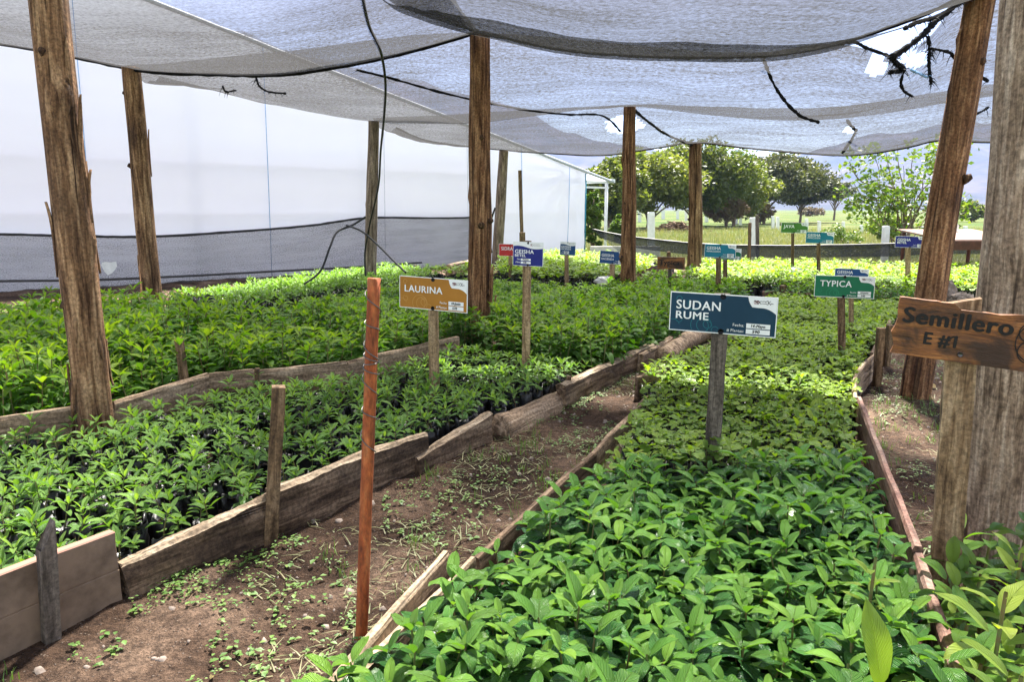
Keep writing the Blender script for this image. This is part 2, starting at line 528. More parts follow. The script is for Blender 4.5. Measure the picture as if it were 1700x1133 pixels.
# greenhouse plastic film
m, nt, out = newmat('greenhouse_film')
n1 = noise(nt, coords(nt, (0.35, 0.35, 1.8), rand=False), 1.2, 4, 0.5)
col = ramp(nt, n1, [(0.3, (0.84, 0.835, 0.90)), (0.7, (0.90, 0.895, 0.945))])
p = principled(nt, None, col, 0.38, 0, bump(nt, n1, 0.3, 0.05), 0.35)
t = N(nt, 'ShaderNodeBsdfTranslucent')
t.inputs['Color'].default_value = (0.76, 0.765, 0.87, 1)
mx = N(nt, 'ShaderNodeMixShader')
mx.inputs[0].default_value = 0.38
nt.links.new(p.outputs[0], mx.inputs[1])
nt.links.new(t.outputs[0], mx.inputs[2])
nt.links.new(mx.outputs[0], out.inputs['Surface'])
M['film'] = m

# soil of the nursery floor
m, nt, out = newmat('nursery_soil')
v = coords(nt, (1, 1, 1), rand=False)
n1 = noise(nt, v, 1.6, 5, 0.6, 0.4)
n2 = noise(nt, v, 26.0, 8, 0.72)
n3 = noise(nt, v, 120.0, 4, 0.7)
col = ramp(nt, n1, [(0.36, (0.036, 0.022, 0.015)), (0.50, (0.082, 0.053, 0.037)), (0.66, (0.19, 0.135, 0.10))])
col = mix(nt, 0.6, col, ramp(nt, n2, [(0.40, (0.16, 0.14, 0.13)), (0.60, (0.85, 0.80, 0.75))]), 'OVERLAY')
col = mix(nt, 0.5, col, ramp(nt, n3, [(0.40, (0.2, 0.19, 0.18)), (0.60, (0.8, 0.78, 0.75))]), 'OVERLAY')
vo = N(nt, 'ShaderNodeTexVoronoi')
vo.inputs['Scale'].default_value = 75.0
nt.links.new(v, vo.inputs['Vector'])
peb = ramp(nt, vo.outputs['Distance'], [(0.16, (1, 1, 1)), (0.30, (0, 0, 0))])
sepc = N(nt, 'ShaderNodeSeparateColor')
nt.links.new(vo.outputs['Color'], sepc.inputs[0])
pm = math_(nt, 'MULTIPLY', peb, math_(nt, 'GREATER_THAN', sepc.outputs[0], 0.72))
col = mix(nt, math_(nt, 'MULTIPLY', pm, 0.6), col, (0.33, 0.26, 0.21))
h = math_(nt, 'ADD', math_(nt, 'ADD', n2, math_(nt, 'MULTIPLY', n3, 0.5)), math_(nt, 'MULTIPLY', pm, 0.4))
principled(nt, out, col, 0.95, 0, bump(nt, h, 1.0, 0.03), 0.15)
M['soil'] = m

m, nt, out = newmat('field_ground')
v = coords(nt, (1, 1, 1), rand=False)
n1 = noise(nt, v, 0.10, 5, 0.6, 0.3)
n2 = noise(nt, v, 2.4, 7, 0.7)
col = ramp(nt, n1, [(0.36, (0.045, 0.085, 0.020)), (0.52, (0.085, 0.11, 0.032)), (0.66, (0.14, 0.13, 0.06))])
col = mix(nt, 0.45, col, ramp(nt, n2, [(0.3, (0.2, 0.2, 0.1)), (0.7, (0.75, 0.75, 0.6))]), 'OVERLAY')
principled(nt, out, col, 0.95, 0, bump(nt, n2, 0.8, 0.15), 0.1)
M['field'] = m

m, nt, out = newmat('mountain_slope')
v = coords(nt, (1, 1, 1.6), rand=False)
n1 = noise(nt, v, 0.006, 8, 0.65, 0.3)
n2 = noise(nt, v, 0.03, 5, 0.6)
col = ramp(nt, n1, [(0.36, (0.04, 0.052, 0.04)), (0.52, (0.07, 0.07, 0.06)), (0.66, (0.12, 0.10, 0.09))])
col = mix(nt, 0.4, col, ramp(nt, n2, [(0.3, (0.2, 0.2, 0.2)), (0.7, (0.7, 0.7, 0.7))]), 'OVERLAY')
principled(nt, out, col, 1.0, 0, None, 0.05)
M['mountain'] = m

# ------------------------------------------------------------------ world, sun, camera
SUN_EL, SUN_AZ = math.radians(58), math.radians(18)      # azimuth measured from +Y towards +X
w = bpy.data.worlds.new('World')
scene.world = w
w.use_nodes = True
nt = w.node_tree
for n in list(nt.nodes):
    nt.nodes.remove(n)
wo = N(nt, 'ShaderNodeOutputWorld')
bg = N(nt, 'ShaderNodeBackground')
bg.inputs['Strength'].default_value = 0.10
sky = N(nt, 'ShaderNodeTexSky')
sky.sky_type = 'NISHITA'
sky.sun_disc = False
sky.sun_elevation = SUN_EL
sky.sun_rotation = SUN_AZ
sky.air_density = 1.0
sky.dust_density = 0.5
tc = N(nt, 'ShaderNodeTexCoord')
sp = N(nt, 'ShaderNodeSeparateXYZ')
nt.links.new(tc.outputs['Generated'], sp.inputs[0])
zz = math_(nt, 'MAXIMUM', math_(nt, 'ADD', sp.outputs[2], 0.12), 0.05)
cb = N(nt, 'ShaderNodeCombineXYZ')
nt.links.new(math_(nt, 'DIVIDE', sp.outputs[0], zz), cb.inputs[0])
nt.links.new(math_(nt, 'DIVIDE', sp.outputs[1], zz), cb.inputs[1])
cn = noise(nt, cb.outputs[0], 0.75, 7, 0.55, 0.4)
cov = ramp(nt, cn, [(0.22, (0, 0, 0)), (0.40, (1, 1, 1))])
hz = N(nt, 'ShaderNodeMapRange')
hz.inputs['From Min'].default_value = 0.07
hz.inputs['From Max'].default_value = 0.24
nt.links.new(sp.outputs[2], hz.inputs['Value'])
cc = ramp(nt, cn, [(0.45, (2.05, 2.05, 2.08)), (0.75, (1.05, 1.07, 1.14))])
scol = mix(nt, math_(nt, 'MULTIPLY', math_(nt, 'MULTIPLY', cov, hz.outputs[0]), 0.94), sky.outputs[0], cc)
nt.links.new(scol, bg.inputs['Color'])
nt.links.new(bg.outputs[0], wo.inputs['Surface'])

sd = bpy.data.lights.new('sun', 'SUN')
sd.energy = 5.0
sd.angle = math.radians(5)
sd.color = (1.0, 0.95, 0.87)
so = link('sun', sd, None, (0, 0, 30))
dirv = Vector((math.sin(SUN_AZ) * math.cos(SUN_EL), math.cos(SUN_AZ) * math.cos(SUN_EL), math.sin(SUN_EL)))
so.rotation_mode = 'QUATERNION'
so.rotation_quaternion = dirv.to_track_quat('Z', 'Y')

cd = bpy.data.cameras.new('camera')
cd.sensor_width = 36.0
cd.lens = F / 1700 * 36
cd.clip_start = 0.05
cd.clip_end = 12000
cam = link('camera', cd, None, (0, 0, HCAM), (math.radians(80), 0, 0))
scene.camera = cam
scene.view_settings.view_transform = 'Standard'
scene.view_settings.look = 'None'
scene.view_settings.exposure = 2.6
scene.view_settings.gamma = 1.0
scene.view_settings.use_curve_mapping = False
cy = scene.cycles
cy.max_bounces = 8
cy.diffuse_bounces = 4
cy.glossy_bounces = 2
cy.transmission_bounces = 4
cy.transparent_max_bounces = 24
cy.volume_bounces = 0
cy.use_denoising = True
cy.sample_clamp_indirect = 6.0

# ------------------------------------------------------------------ terrain
def grid(x0, x1, y0, y1, nx, ny, fz):
    xs = np.linspace(x0, x1, nx)
    ys = np.linspace(y0, y1, ny)
    X, Y = np.meshgrid(xs, ys)
    Z = fz(X, Y)
    V = np.stack([X.ravel(), Y.ravel(), Z.ravel()], 1)
    i = np.arange((nx - 1) * (ny - 1))
    r, c = i // (nx - 1), i % (nx - 1)
    a = r * nx + c
    Q = np.stack([a, a + 1, a + nx + 1, a + nx], 1)
    return V, Q


def vnoise(X, Y, s, seed=0):
    """cheap smooth value noise for numpy arrays"""
    r = np.random.default_rng(seed)
    T = r.random((64, 64))
    x, y = X * s, Y * s
    xi, yi = np.floor(x).astype(int), np.floor(y).astype(int)
    fx, fy = x - xi, y - yi
    fx, fy = fx * fx * (3 - 2 * fx), fy * fy * (3 - 2 * fy)
    g = lambda a, b: T[a % 64, b % 64]
    return (g(xi, yi) * (1 - fx) + g(xi + 1, yi) * fx) * (1 - fy) + (g(xi, yi + 1) * (1 - fx) + g(xi + 1, yi + 1) * fx) * fy - 0.5


V, Q = grid(-2600, 2600, -200, 5200, 80, 80, lambda X, Y: np.full_like(X, -0.03))
prop(link('ground', npmesh('ground', V, Q, [M['field']])), kind='structure')


def soil_h(X, Y):
    return 0.035 * vnoise(X, Y, 1.7, 1) + 0.03 * vnoise(X, Y, 6, 2) + 0.016 * vnoise(X, Y, 19, 3) + 0.010 * vnoise(X, Y, 45, 4)


V, Q = grid(-14, 12, -2, 17.0, 560, 420, lambda X, Y: soil_h(X, Y) + 0.012)
prop(link('nursery_soil', npmesh('nursery_soil', V, Q, [M['soil']])), kind='structure')


def soil_z(x, y):
    return float(soil_h(np.array([x]), np.array([y]))[0]) + 0.012


# mountains: a long range with a dip behind the grove
def ridge(az):
    # degrees from +Y, elevation in degrees
    key = [(-50, 12.5), (-28, 12.8), (-19, 12.0), (-12, 10.2), (-5.5, 9.1), (-2, 8.1), (1.3, 7.5), (3.7, 5.7), (8, 4.9), (11, 4.4), (14, 4.15), (17, 3.75), (19.2, 3.65), (21.5, 4.3), (25, 5.0), (29, 5.6), (35, 5.4), (45, 5.0), (60, 4.5)]
    for (a, e), (a2, e2) in zip(key, key[1:]):
        if a <= az <= a2:
            return e + (e2 - e) * (az - a) / (a2 - a)
    return 4.5


Vm, Qm = [], []
na, nd = 170, 26
for i in range(na):
    az = -50 + 110 * i / (na - 1)
    e = ridge(az) + 0.25 * nz(az * 0.5, 3) + 0.12 * nz(az * 1.7, 9)
    for j in range(nd):
        t = j / (nd - 1)
        d = 1500 + 1900 * t
        top = math.tan(math.radians(e)) * 3000
        k = min(1.0, t / 0.79)
        z = top * (k ** 1.5) * (1 if t < 0.79 else 1 - (t - 0.79) * 1.5)
        if j:
            z += (55 * nz(az * 0.35, t * 5.0, 1.0) + 30 * nz(az * 0.9, t * 9, 4.0)) * min(1, k * 1.5) * (1 - k * 0.75)
        Vm.append((math.sin(math.radians(az)) * d, math.cos(math.radians(az)) * d, z - 1.0))
for i in range(na - 1):
    for j in range(nd - 1):
        a = i * nd + j
        Qm.append((a, a + nd, a + nd + 1, a + 1))
prop(link('mountains', npmesh('mountains', Vm, Qm, [M['mountain']])), kind='structure')

# the air between here and the mountains
V, Fc = box(-3500, 3500, -260, 5300, -1.2, 830)
m, nt, out = newmat('haze_air')
pv = N(nt, 'ShaderNodeVolumePrincipled')
pv.inputs['Color'].default_value = (0.34, 0.46, 0.92, 1)
pv.inputs['Density'].default_value = 0.00021
nt.links.new(pv.outputs[0], out.inputs['Volume'])
prop(link('haze', mesh('haze', V, Fc, m)), kind='stuff')

# ------------------------------------------------------------------ posts
def post_mesh(L, r0, r1, mat, seed, n=28, m=46, ridge_amt=0.07, bow=0.02, knots=4):
    V, Fc = [], []
    rr = random.Random(seed)
    kn = [(rr.random() * 2 * PI, rr.uniform(0.1, 0.9) * L, rr.uniform(0.018, 0.042)) for _ in range(knots)]
    for i in range(m + 1):
        t = i / m
        z = L * t
        cx = bow * math.sin(PI * t) + 0.012 * nz(seed, z * 1.1)
        cyy = bow * 0.6 * math.sin(PI * t + 0.6) + 0.012 * nz(seed + 9, z * 1.1)
        for k in range(n):
            a = 2 * PI * k / n
            r = r0 + (r1 - r0) * t
            ca, sa = math.cos(a), math.sin(a)
            r *= 1 + 1.5 * ridge_amt * (nz(ca * 3.2 + seed, sa * 3.2, z * 0.55) + 0.7 * nz(ca * 8 + seed, sa * 8, z * 1.1)) + 0.05 * nz(ca + seed, sa, z * 1.4)
            for ka, kz, kr in kn:
                da = abs((a - ka + PI) % (2 * PI) - PI) * r
                dd = (da * da + ((z - kz) * 0.6) ** 2) / (kr * kr)
                r += kr * 0.7 * math.exp(-dd)
            V.append((cx + r * ca, cyy + r * sa, z))
    for i in range(m):
        for k in range(n):
            k2 = (k + 1) % n
            Fc.append((i * n + k, i * n + k2, (i + 1) * n + k2, (i + 1) * n + k))
    Fc.append(tuple(range(n - 1, -1, -1)))
    Fc.append(tuple(m * n + k for k in range(n)))
    me = mesh('wooden_post', V, Fc, mat, True)
    me.polygons[len(me.polygons) - 1].use_smooth = False
    return me


def bark_strip(parent, L, r, mat, seed, z0, z1, ang, curl):
    """a strip of peeling bark standing off the trunk"""
    V, Fc = [], []
    k = 14
    rr = random.Random(seed)
    w = rr.uniform(0.12, 0.26)
    for i in range(k + 1):
        t = i / k
        z = z0 + (z1 - z0) * t
        off = 0.004 + curl * max(0, t - 0.45) ** 2
        a = ang + 0.15 * nz(seed, t * 3) 
        ww = w * (0.06 + math.sin(PI * t) ** 0.7) * (1 + 0.4 * nz(seed + 5, t * 6))
        for j, d in ((-1, 0.0), (0, 0.006), (1, 0.0)):
            rad = r * 1.04 + off + d
            V.append((rad * math.cos(a + j * ww), rad * math.sin(a + j * ww), z))
            V.append(((rad - 0.006) * math.cos(a + j * ww), (rad - 0.006) * math.sin(a + j * ww), z))
    for i in range(k):
        o, o2 = i * 6, (i + 1) * 6
        Fc += [(o, o + 2, o2 + 2, o2), (o + 2, o + 4, o2 + 4, o2 + 2), (o + 1, o2 + 1, o2 + 3, o + 3), (o + 3, o2 + 3, o2 + 5, o + 5),
               (o, o2, o2 + 1, o + 1), (o + 4, o + 5, o2 + 5, o2 + 4)]
    Fc += [(0, 1, 3, 2), (2, 3, 5, 4), (6 * k, 6 * k + 2, 6 * k + 3, 6 * k + 1), (6 * k + 2, 6 * k + 4, 6 * k + 5, 6 * k + 3)]
    return link('bark_strip', mesh('bark_strip', V, Fc, mat, True), parent)


POSTS = []


def post(label, base, top, r0, r1, mat, seed, strips=0, **kw):
    base, top = Vector(base), Vector(top)
    d = top - base
    b = base - d.normalized() * 0.15
    L = (top - b).length
    o = link('wooden_post', post_mesh(L, r0, r1, M[mat], seed, **kw), None, b, d.to_track_quat('Z', 'Y'))
    prop(o, label, 'post', 'rough timber posts holding up the shade nets')
    rr = random.Random(seed * 3)
    for k in range(strips):
        z0 = rr.uniform(0.25, L * 0.75)
        bark_strip(o, L, r0 + (r1 - r0) * z0 / L, M[mat], seed + k * 1.7, z0, z0 + rr.uniform(0.25, 0.6) * (1 if k % 2 else -1), rr.uniform(-PI, PI), rr.uniform(0.0, 0.09))
    if mat in ('bark', 'bark_red'):
        for k in range(kw.get('knots', 4) + 2):
            z0 = rr.uniform(0.35, L * 0.95)
            a_ = rr.uniform(-PI, 0.0) - 0.0
            rad = (r0 + (r1 - r0) * z0 / L) * 0.93
            c_ = Vector((rad * math.cos(a_), rad * math.sin(a_), z0))
            d_ = Vector((math.cos(a_), math.sin(a_), 0.5)).normalized()
            q = rr.uniform(0.014, 0.026)
            link('knot', mesh('knot', *tube([c_ - d_ * 0.02, c_ + d_ * 0.004, c_ + d_ * rr.uniform(0.012, 0.035)], [q * 1.5, q * 1.15, q * 0.8], 9, True, 0.5, k * 2.2), M['knot'], True), o)
    POSTS.append((base, top))
    return o


P1b = at(156, 690, 0.2); P1b.z = 0
post('thick shaggy brown post standing at the pale board before the tall plants', P1b, atY(79, -40, P1b.y), 0.092, 0.086, 'bark', 1.0, 15)
P2b = Vector((-3.95, 8.1, 0)); P2t = atY(219, 112, 8.1)
post('knotty brown post rising beside the black bags near the greenhouse wall', P2b + Vector((0.02, 0, 0)), P2t, 0.098, 0.09, 'bark', 2.0, 7)
P3b = at(615, 468, 0.15); P3b.z = 0; P3t = atY(620, 201, P3b.y)
post('slim smooth grey post in front of the net skirt of the white greenhouse', P3b, P3t, 0.098, 0.085, 'bark_grey', 3.0, 0, ridge_amt=0.03, knots=2)
P4b = Vector((-0.29, 7.0, 0)); P4t = atY(796, 55, 7.0)
post('fluted reddish brown post left of the navy GEISHA BETEL sign', P4b, P4t, 0.112, 0.092, 'bark_red', 4.0, 6, ridge_amt=0.13)
P5b = atY(826, 425, 17.0); P5b.z = 0; P5t = atY(836, 250, 17.0)
post('slim leaning grey post against the white greenhouse wall near the SIDRA sign', P5b, P5t, 0.125, 0.105, 'bark_grey', 5.0, 0, ridge_amt=0.03, knots=1)
P6b = at(1040, 502, 0.1); P6b.z = 0; P6t = atY(1046, 177, P6b.y)
post('dark reddish post with a pale broken knot between the GEISHA HACIENDA and Typica signs', P6b, P6t, 0.105, 0.075, 'bark_red', 6.0, 4)
P7b = atY(1152, 458, 12.8); P7b.z = 0; P7t = atY(1155, 237, 12.8)
post('split brown post standing left of the teal GEISHA INMACULADA sign by the net fence', P7b, P7t, 0.118, 0.10, 'bark', 7.0, 3, ridge_amt=0.11)
P8b = at(1522, 662, 0.0); P8t = atY(1632, -40, P8b.y)
post('leaning orange brown post with knots behind the Semillero board', P8b, P8t, 0.098, 0.085, 'bark_red', 8.0, 0, knots=6)
P9b = at(1638, 915, 0.0); P9t = atY(1734, -40, P9b.y)
post('massive smooth pale post right beside the Semillero board', P9b, P9t, 0.128, 0.12, 'pale_post', 9.0, 0, n=48, m=70, ridge_amt=0.025, knots=2, bow=0.01)

# ------------------------------------------------------------------ boards, planks, logs
def plank_mesh(L, h, t, mat, seed, rough=0.012, top_mat=None, nx=26, taper0=1.0, taper1=1.0, wav=0.0):
    """x along the plank, y thickness, z up; the top and the ends are worn"""
    V, Fc, MI = [], [], []
    prof = [(-1, 0.0), (-1, 0.35), (-1, 0.7), (-1, 0.94), (-0.55, 1.0), (0.0, 1.0), (0.55, 1.0), (1, 0.94), (1, 0.7), (1, 0.35), (1, 0.0)]
    n = len(prof)
    for i in range(nx + 1):
        s = i / nx
        x = L * s
        hh = h * (taper0 + (taper1 - taper0) * s)
        for k, (a, b) in enumerate(prof):
            e = rough * 0.9 * nz(x * 2.2 + seed, 1.5) + rough * 0.30 * nz(x * 11 + seed, a * 2.5) + rough * 0.12 * nz(x * 41 + seed, b * 9, a * 4)
            z = b * hh + (e if b > 0.5 else 0)
            y = a * t / 2 + rough * 0.6 * nz(x * 5 + seed, b * 4, a + 3) + wav * math.sin(s * PI)
            xx = x
            if i in (0, nx):
                xx += rough * 1.6 * nz(seed * 3 + i, b * 5, a * 2)
            V.append((xx, y, z))
    for i in range(nx):
        for k in range(n - 1):
            Fc.append((i * n + k + 1, i * n + k, (i + 1) * n + k, (i + 1) * n + k + 1))
            MI.append(1 if (top_mat and 3 <= k <= 6) else 0)
        Fc.append((i * n, i * n + n - 1, (i + 1) * n + n - 1, (i + 1) * n))
        MI.append(0)
    Fc.append(tuple(range(n)))
    Fc.append(tuple(nx * n + k for k in range(n - 1, -1, -1)))
    MI += [0, 0]
    return mesh('plank', V, Fc, [mat, top_mat] if top_mat else [mat], False, MI)


def plank(name, label, a, b, h, t, mat, seed, cat='plank', group=None, top=None, z0=-0.03, **kw):
    """a, b: the (x, y) of both ends on the ground"""
    a, b = Vector((a[0], a[1], z0 + (a[2] if len(a) > 2 else 0))), Vector((b[0], b[1], z0 + (b[2] if len(b) > 2 else 0)))
    d = b - a
    o = link(name, plank_mesh(d.length, h - z0, t, M[mat], seed, top_mat=M[top] if top else None, **kw), None, a)
    q = d.to_track_quat('X', 'Z')
    o.rotation_mode = 'QUATERNION'
    o.rotation_quaternion = q
    return prop(o, label, cat, group)


GB = 'edging boards of the seedling beds'


def g2(u, v, z=0.0):
    p = at(u, v, z)
    return (p.x, p.y)


def stake_obj(name, label, base, top, w, t, mat, seed=0, pointed=False, cat='stake', group='short wooden stakes beside the beds'):
    base, top = Vector(base), Vector(top)
    d = top - base
    base = base - d.normalized() * 0.08
    L = (top - base).length
    V, Fc = [], []
    k = 14
    for i in range(k + 1):
        s = i / k
        z = L * s
        for a, b in ((-1, -1), (1, -1), (1, 1), (-1, 1)):
            zz = z
            if i == k:
                zz += (0.012 * nz(seed + a, b) + (0.05 * a if pointed else 0))
            e = 0.004 * nz(seed + a * 2, b * 2, z * 9)
            V.append((a * w / 2 + e + 0.006 * nz(seed, z * 3), b * t / 2 + e, zz))
    for i in range(k):
        for j in range(4):
            j2 = (j + 1) % 4
            Fc.append((i * 4 + j, i * 4 + j2, i * 4 + 4 + j2, i * 4 + 4 + j))
    Fc += [(3, 2, 1, 0), tuple(k * 4 + j for j in range(4))]
    o = link(name, mesh(name, V, Fc, M[mat]), None, base, d.to_track_quat('Z', 'Y'))
    return prop(o, label, cat, group)


# left bed, right hand edging, from the camera to the back
a, b = at(-160, 1170), at(198, 1003)
d = (b - a).normalized()
rt = empty('cement_panel', a)
prop(rt, 'grey brown cement panel with pinkish top edge and a seam across the middle', 'panel', GB)
rt.rotation_mode = 'QUATERNION'
rt.rotation_quaternion = d.to_track_quat('X', 'Z')
Lp = (b - a).length


def panel_body(L, h, t, seed, rough):
    V, Fc, MI = [], [], []
    nx = 30
    prof = [(-1, -0.06), (-1, 0.2), (-1, 0.475), (-0.86, 0.485), (-0.86, 0.495), (-1, 0.505), (-1, 0.8), (-1, 0.985), (-0.8, 1.0), (0.8, 1.0), (1, 0.985), (1, -0.06)]
    n = len(prof)
    for i in range(nx + 1):
        x = L * i / nx
        for a_, b_ in prof:
            dx = 0.012 * nz(seed, b_ * 6) if i == nx else 0
            V.append((x + dx, a_ * t / 2 + rough * nz(x * 6, b_ * 4, seed), b_ * h + (0.010 * nz(x * 2.2, 5, seed) if b_ > 0.9 else 0)))
    for i in range(nx):
        for k in range(n - 1):
            Fc.append((i * n + k + 1, i * n + k, (i + 1) * n + k, (i + 1) * n + k + 1))
            MI.append(1 if 7 <= k <= 9 else 0)
    Fc += [tuple(range(n)), tuple(nx * n + k for k in range(n - 1, -1, -1))]
    MI += [0, 0]
    return mesh('panel_sheet', V, Fc, [M['panel'], M['panel_edge']], False, MI)


link('panel_sheet', panel_body(Lp, 0.262, 0.035, 3.0, 0.004), rt)
pa = at(87, 1066)
pb = atY(76, 893, pa.y - 0.02)
stake_obj('wooden_stake', 'slant topped grey brown stake nailed against the cement panel', pa, pb, 0.045, 0.03, 'stake_grey', 1.0, True)

plank('edging_plank', 'thick dark weathered plank with splintered pale top behind the square stake', g2(203, 1000), g2(452, 898), 0.205, 0.062, 'plank_dark', 2.0, group=GB, top='plank_top', rough=0.03, nx=44, taper0=0.75)
plank('edging_plank', 'dark weathered plank running behind the rusty pole from the square stake', g2(449, 897), g2(705, 782), 0.215, 0.058, 'plank_dark', 3.0, group=GB, top='plank_top', rough=0.022, nx=44)
plank('edging_plank', 'rough brown plank with a sloping split end next to the half log', g2(688, 794), g2(811, 734), 0.19, 0.06, 'plank', 4.0, group=GB, top='plank_top', rough=0.022, taper0=0.6)
sa = at(449, 905)
stake_obj('wooden_stake', 'tall square brown stake leaning over the dark plank edge', sa, atY(463, 642, sa.y + 0.02), 0.055, 0.05, 'stake_brown', 3.0)
# half log
a, b = at(828, 728, 0.0), at(940, 672, 0.0)
d = b - a
L = d.length
V, Fc = [], []
k, nx = 13, 26
for i in range(nx + 1):
    s = i / nx
    for j in range(k):
        w_ = PI * j / (k - 1)
        r = 0.125 * (1 - 0.18 * s) * (1 + 0.12 * nz(s * 3, j * 0.5, 2.2))
        V.append((L * s + (0.02 * nz(j, 4) if i in (0, nx) else 0), -r * math.cos(w_) * 0.75, -0.03 + r * 1.35 * math.sin(w_) + 0.008 * nz(s * 9, j)))
for i in range(nx):
    for j in range(k - 1):
        Fc.append((i * k + j, i * k + j + 1, (i + 1) * k + j + 1, (i + 1) * k + j))
    Fc.append((i * k + k - 1, i * k, (i + 1) * k, (i + 1) * k + k - 1))
Fc += [tuple(range(k - 1, -1, -1)), tuple(nx * k + j for j in range(k))]
o = link('half_log', mesh('half_log', V, Fc, M['plank_pale'], True), None, a, d.to_track_quat('X', 'Z'))
prop(o, 'pale rounded half log lying with its sawn end toward the path', 'log', GB)
plank('edging_plank', 'wide pale brown plank tilted at the bend of the path, next to the half log', g2(930, 684), g2(1080, 605), 0.20, 0.07, 'plank', 5.0, group=GB, top='plank_top', rough=0.025, taper1=0.9)
plank('edging_plank', 'short pale plank beyond the bend under the SUDAN RUME sign', g2(1062, 622), g2(1112, 590), 0.17, 0.05, 'plank_pale', 6.0, group=GB, rough=0.015)
# round log at the far end
a, b = at(1098, 595, 0.07), at(1195, 545, 0.07)
o = link('edging_log', mesh('edging_log', *tube(smooth_path([Vector((0, 0, 0)), (b - a) * 0.5 + Vector((0, 0.04, 0.03)), b - a], 8), 0.085, 12, True, 0.25, 4.0), M['plank_pale'], True), None, a)
prop(o, 'pale round crooked log ending the left bed edge behind the SUDAN RUME sign', 'log', GB)
for u0, v0, u1, v1, wd, seed, lab in ((806, 730, 808, 690, 0.05, 5, 'short dark brown stake where the split plank meets the half log'),
                                      (940, 675, 944, 625, 0.05, 6, 'short dark round topped stake between the half log and the wide plank'),
                                      (1083, 608, 1086, 583, 0.05, 7, 'small broken stake at the joint before the short pale plank'),
                                      (799, 724, 800, 690, 0.02, 8, 'thin dark stick behind the split plank beside the black bags')):
    p = at(u0, v0)
    stake_obj('wooden_stake', lab, p, atY(u1, v1, p.y), wd, 0.03, 'stake_brown', seed)

# board between the tall far left bed and the small seedlings
DIV = [g2(-160, 712, 0.26), g2(186, 664, 0.26), g2(345, 620, 0.26), g2(420, 613, 0.26), g2(575, 599, 0.26), g2(760, 560, 0.26)]
pts = DIV
labs = ['pale worn board at far left passing behind the shaggy front post', 'warped pale board right of the shaggy front post under the tall plants',
        'straight pale board with a small red stake along the tall plants', 'thin pale board end behind the LAURINA stake', 'pale board piece showing between plants beside the fluted post']
for i in range(5):
    plank('edging_plank', labs[i], pts[i], pts[i + 1], 0.26, 0.035, 'plank_pale', 10 + i, group=GB, rough=0.014)
p = at(303, 632, 0.24); p.z = 0
p.y += 0.06
stake_obj('wooden_stake', 'wide slab stake with rounded top among the tall plants', p, atY(296, 562, p.y), 0.07, 0.03, 'stake_brown', 11)
p = at(427, 633, 0.2); p.z = 0
p.y -= 0.05
stake_obj('wooden_stake', 'small reddish stake against the pale board before the tall plants', p, atY(427, 612, p.y), 0.035, 0.025, 'stake_brown', 12)

# right bed, left edging
a = at(505, 1178, 0.165); b = at(740, 914, 0.165)
plank('edging_plank', 'loose pale pink plank leaning beside the foot of the rusty pole', (a.x, a.y), (b.x, b.y), 0.165, 0.035, 'plank_pale', 20, group=GB, top='plank_top', rough=0.01)
a = at(600, 1105, 0.14); b = at(785, 925, 0.14)
plank('edging_plank', 'brown plank just behind the loose pink plank along the glossy plants', (a.x, a.y), (b.x, b.y), 0.14, 0.03, 'plank', 21, group=GB, top='plank_top', rough=0.012)
a = at(790, 925, 0.115); b = at(985, 752, 0.115)
plank('edging_plank', 'low brown plank partly hidden by glossy plants in the path middle', (a.x, a.y), (b.x, b.y), 0.115, 0.03, 'plank', 22, group=GB, rough=0.012)
a = at(980, 757, 0.10); b = at(1075, 658, 0.10)
plank('edging_plank', 'narrow pale plank along the round leaved sprouts beside the path', (a.x, a.y), (b.x, b.y), 0.10, 0.03, 'plank_pale', 23, group=GB, rough=0.012)
a = at(1056, 668, 0.0); b = at(1116, 655, 0.0)
plank('edging_plank', 'short cross plank standing at the path bend among sprouts', (a.x, a.y), (b.x, b.y), 0.17, 0.03, 'plank', 24, group=GB, rough=0.01)
a = at(1058, 665, 0.0); b = at(1225, 588, 0.0)
plank('edging_plank', 'long thin straight board left of the SUDAN RUME stake', (a.x, a.y), (b.x, b.y), 0.15, 0.025, 'plank_pale', 25, group=GB, rough=0.008)
# right bed, right edging (old red paint)
a = at(1612, 1180, 0.17); b = at(1518, 908, 0.17)
plank('edging_plank', 'red painted flaking plank nearest along the glossy plants', (a.x, a.y), (b.x, b.y), 0.185, 0.034, 'plank_red', 30, group=GB, rough=0.006, top='plank_red')
a = at(1524, 915, 0.19); b = at(1426, 662, 0.19)
plank('edging_plank', 'red painted plank in line with the foot of the Semillero stake', (a.x, a.y), (b.x, b.y), 0.205, 0.032, 'plank_red', 31, group=GB, rough=0.006, top='plank_red')
a = at(1421, 664, 0.19); b = at(1452, 590, 0.19)
plank('edging_plank', 'bowed pale pink plank on the right of the yellow green sprouts', (a.x, a.y), (b.x, b.y), 0.20, 0.028, 'plank_pale', 32, group=GB, rough=0.008, wav=0.06)
a = at(1447, 585, 0.2); b = at(1478, 530, 0.2)
plank('edging_plank', 'brown plank behind two stakes left of the Semillero board', (a.x, a.y), (b.x, b.y), 0.2, 0.03, 'plank', 33, group=GB, rough=0.01)
for u0, v0, v1, seed, lab in ((1455, 640, 545, 33, 'thick brown stake holding the bowed pink plank upright'), (1470, 610, 540, 34, 'slim dark stake left of the Semillero board by the bed edge')):
    p = at(u0, v0)
    stake_obj('wooden_stake', lab, p, atY(u0 + 8, v1, p.y), 0.055, 0.045, 'stake_brown', seed)
p = at(1634, 1160, 0.0)
stake_obj('wooden_stake', 'dark reddish stake among the big yellow green leaves in the corner', p, atY(1637, 1042, p.y), 0.032, 0.03, 'stake_brown', 35)

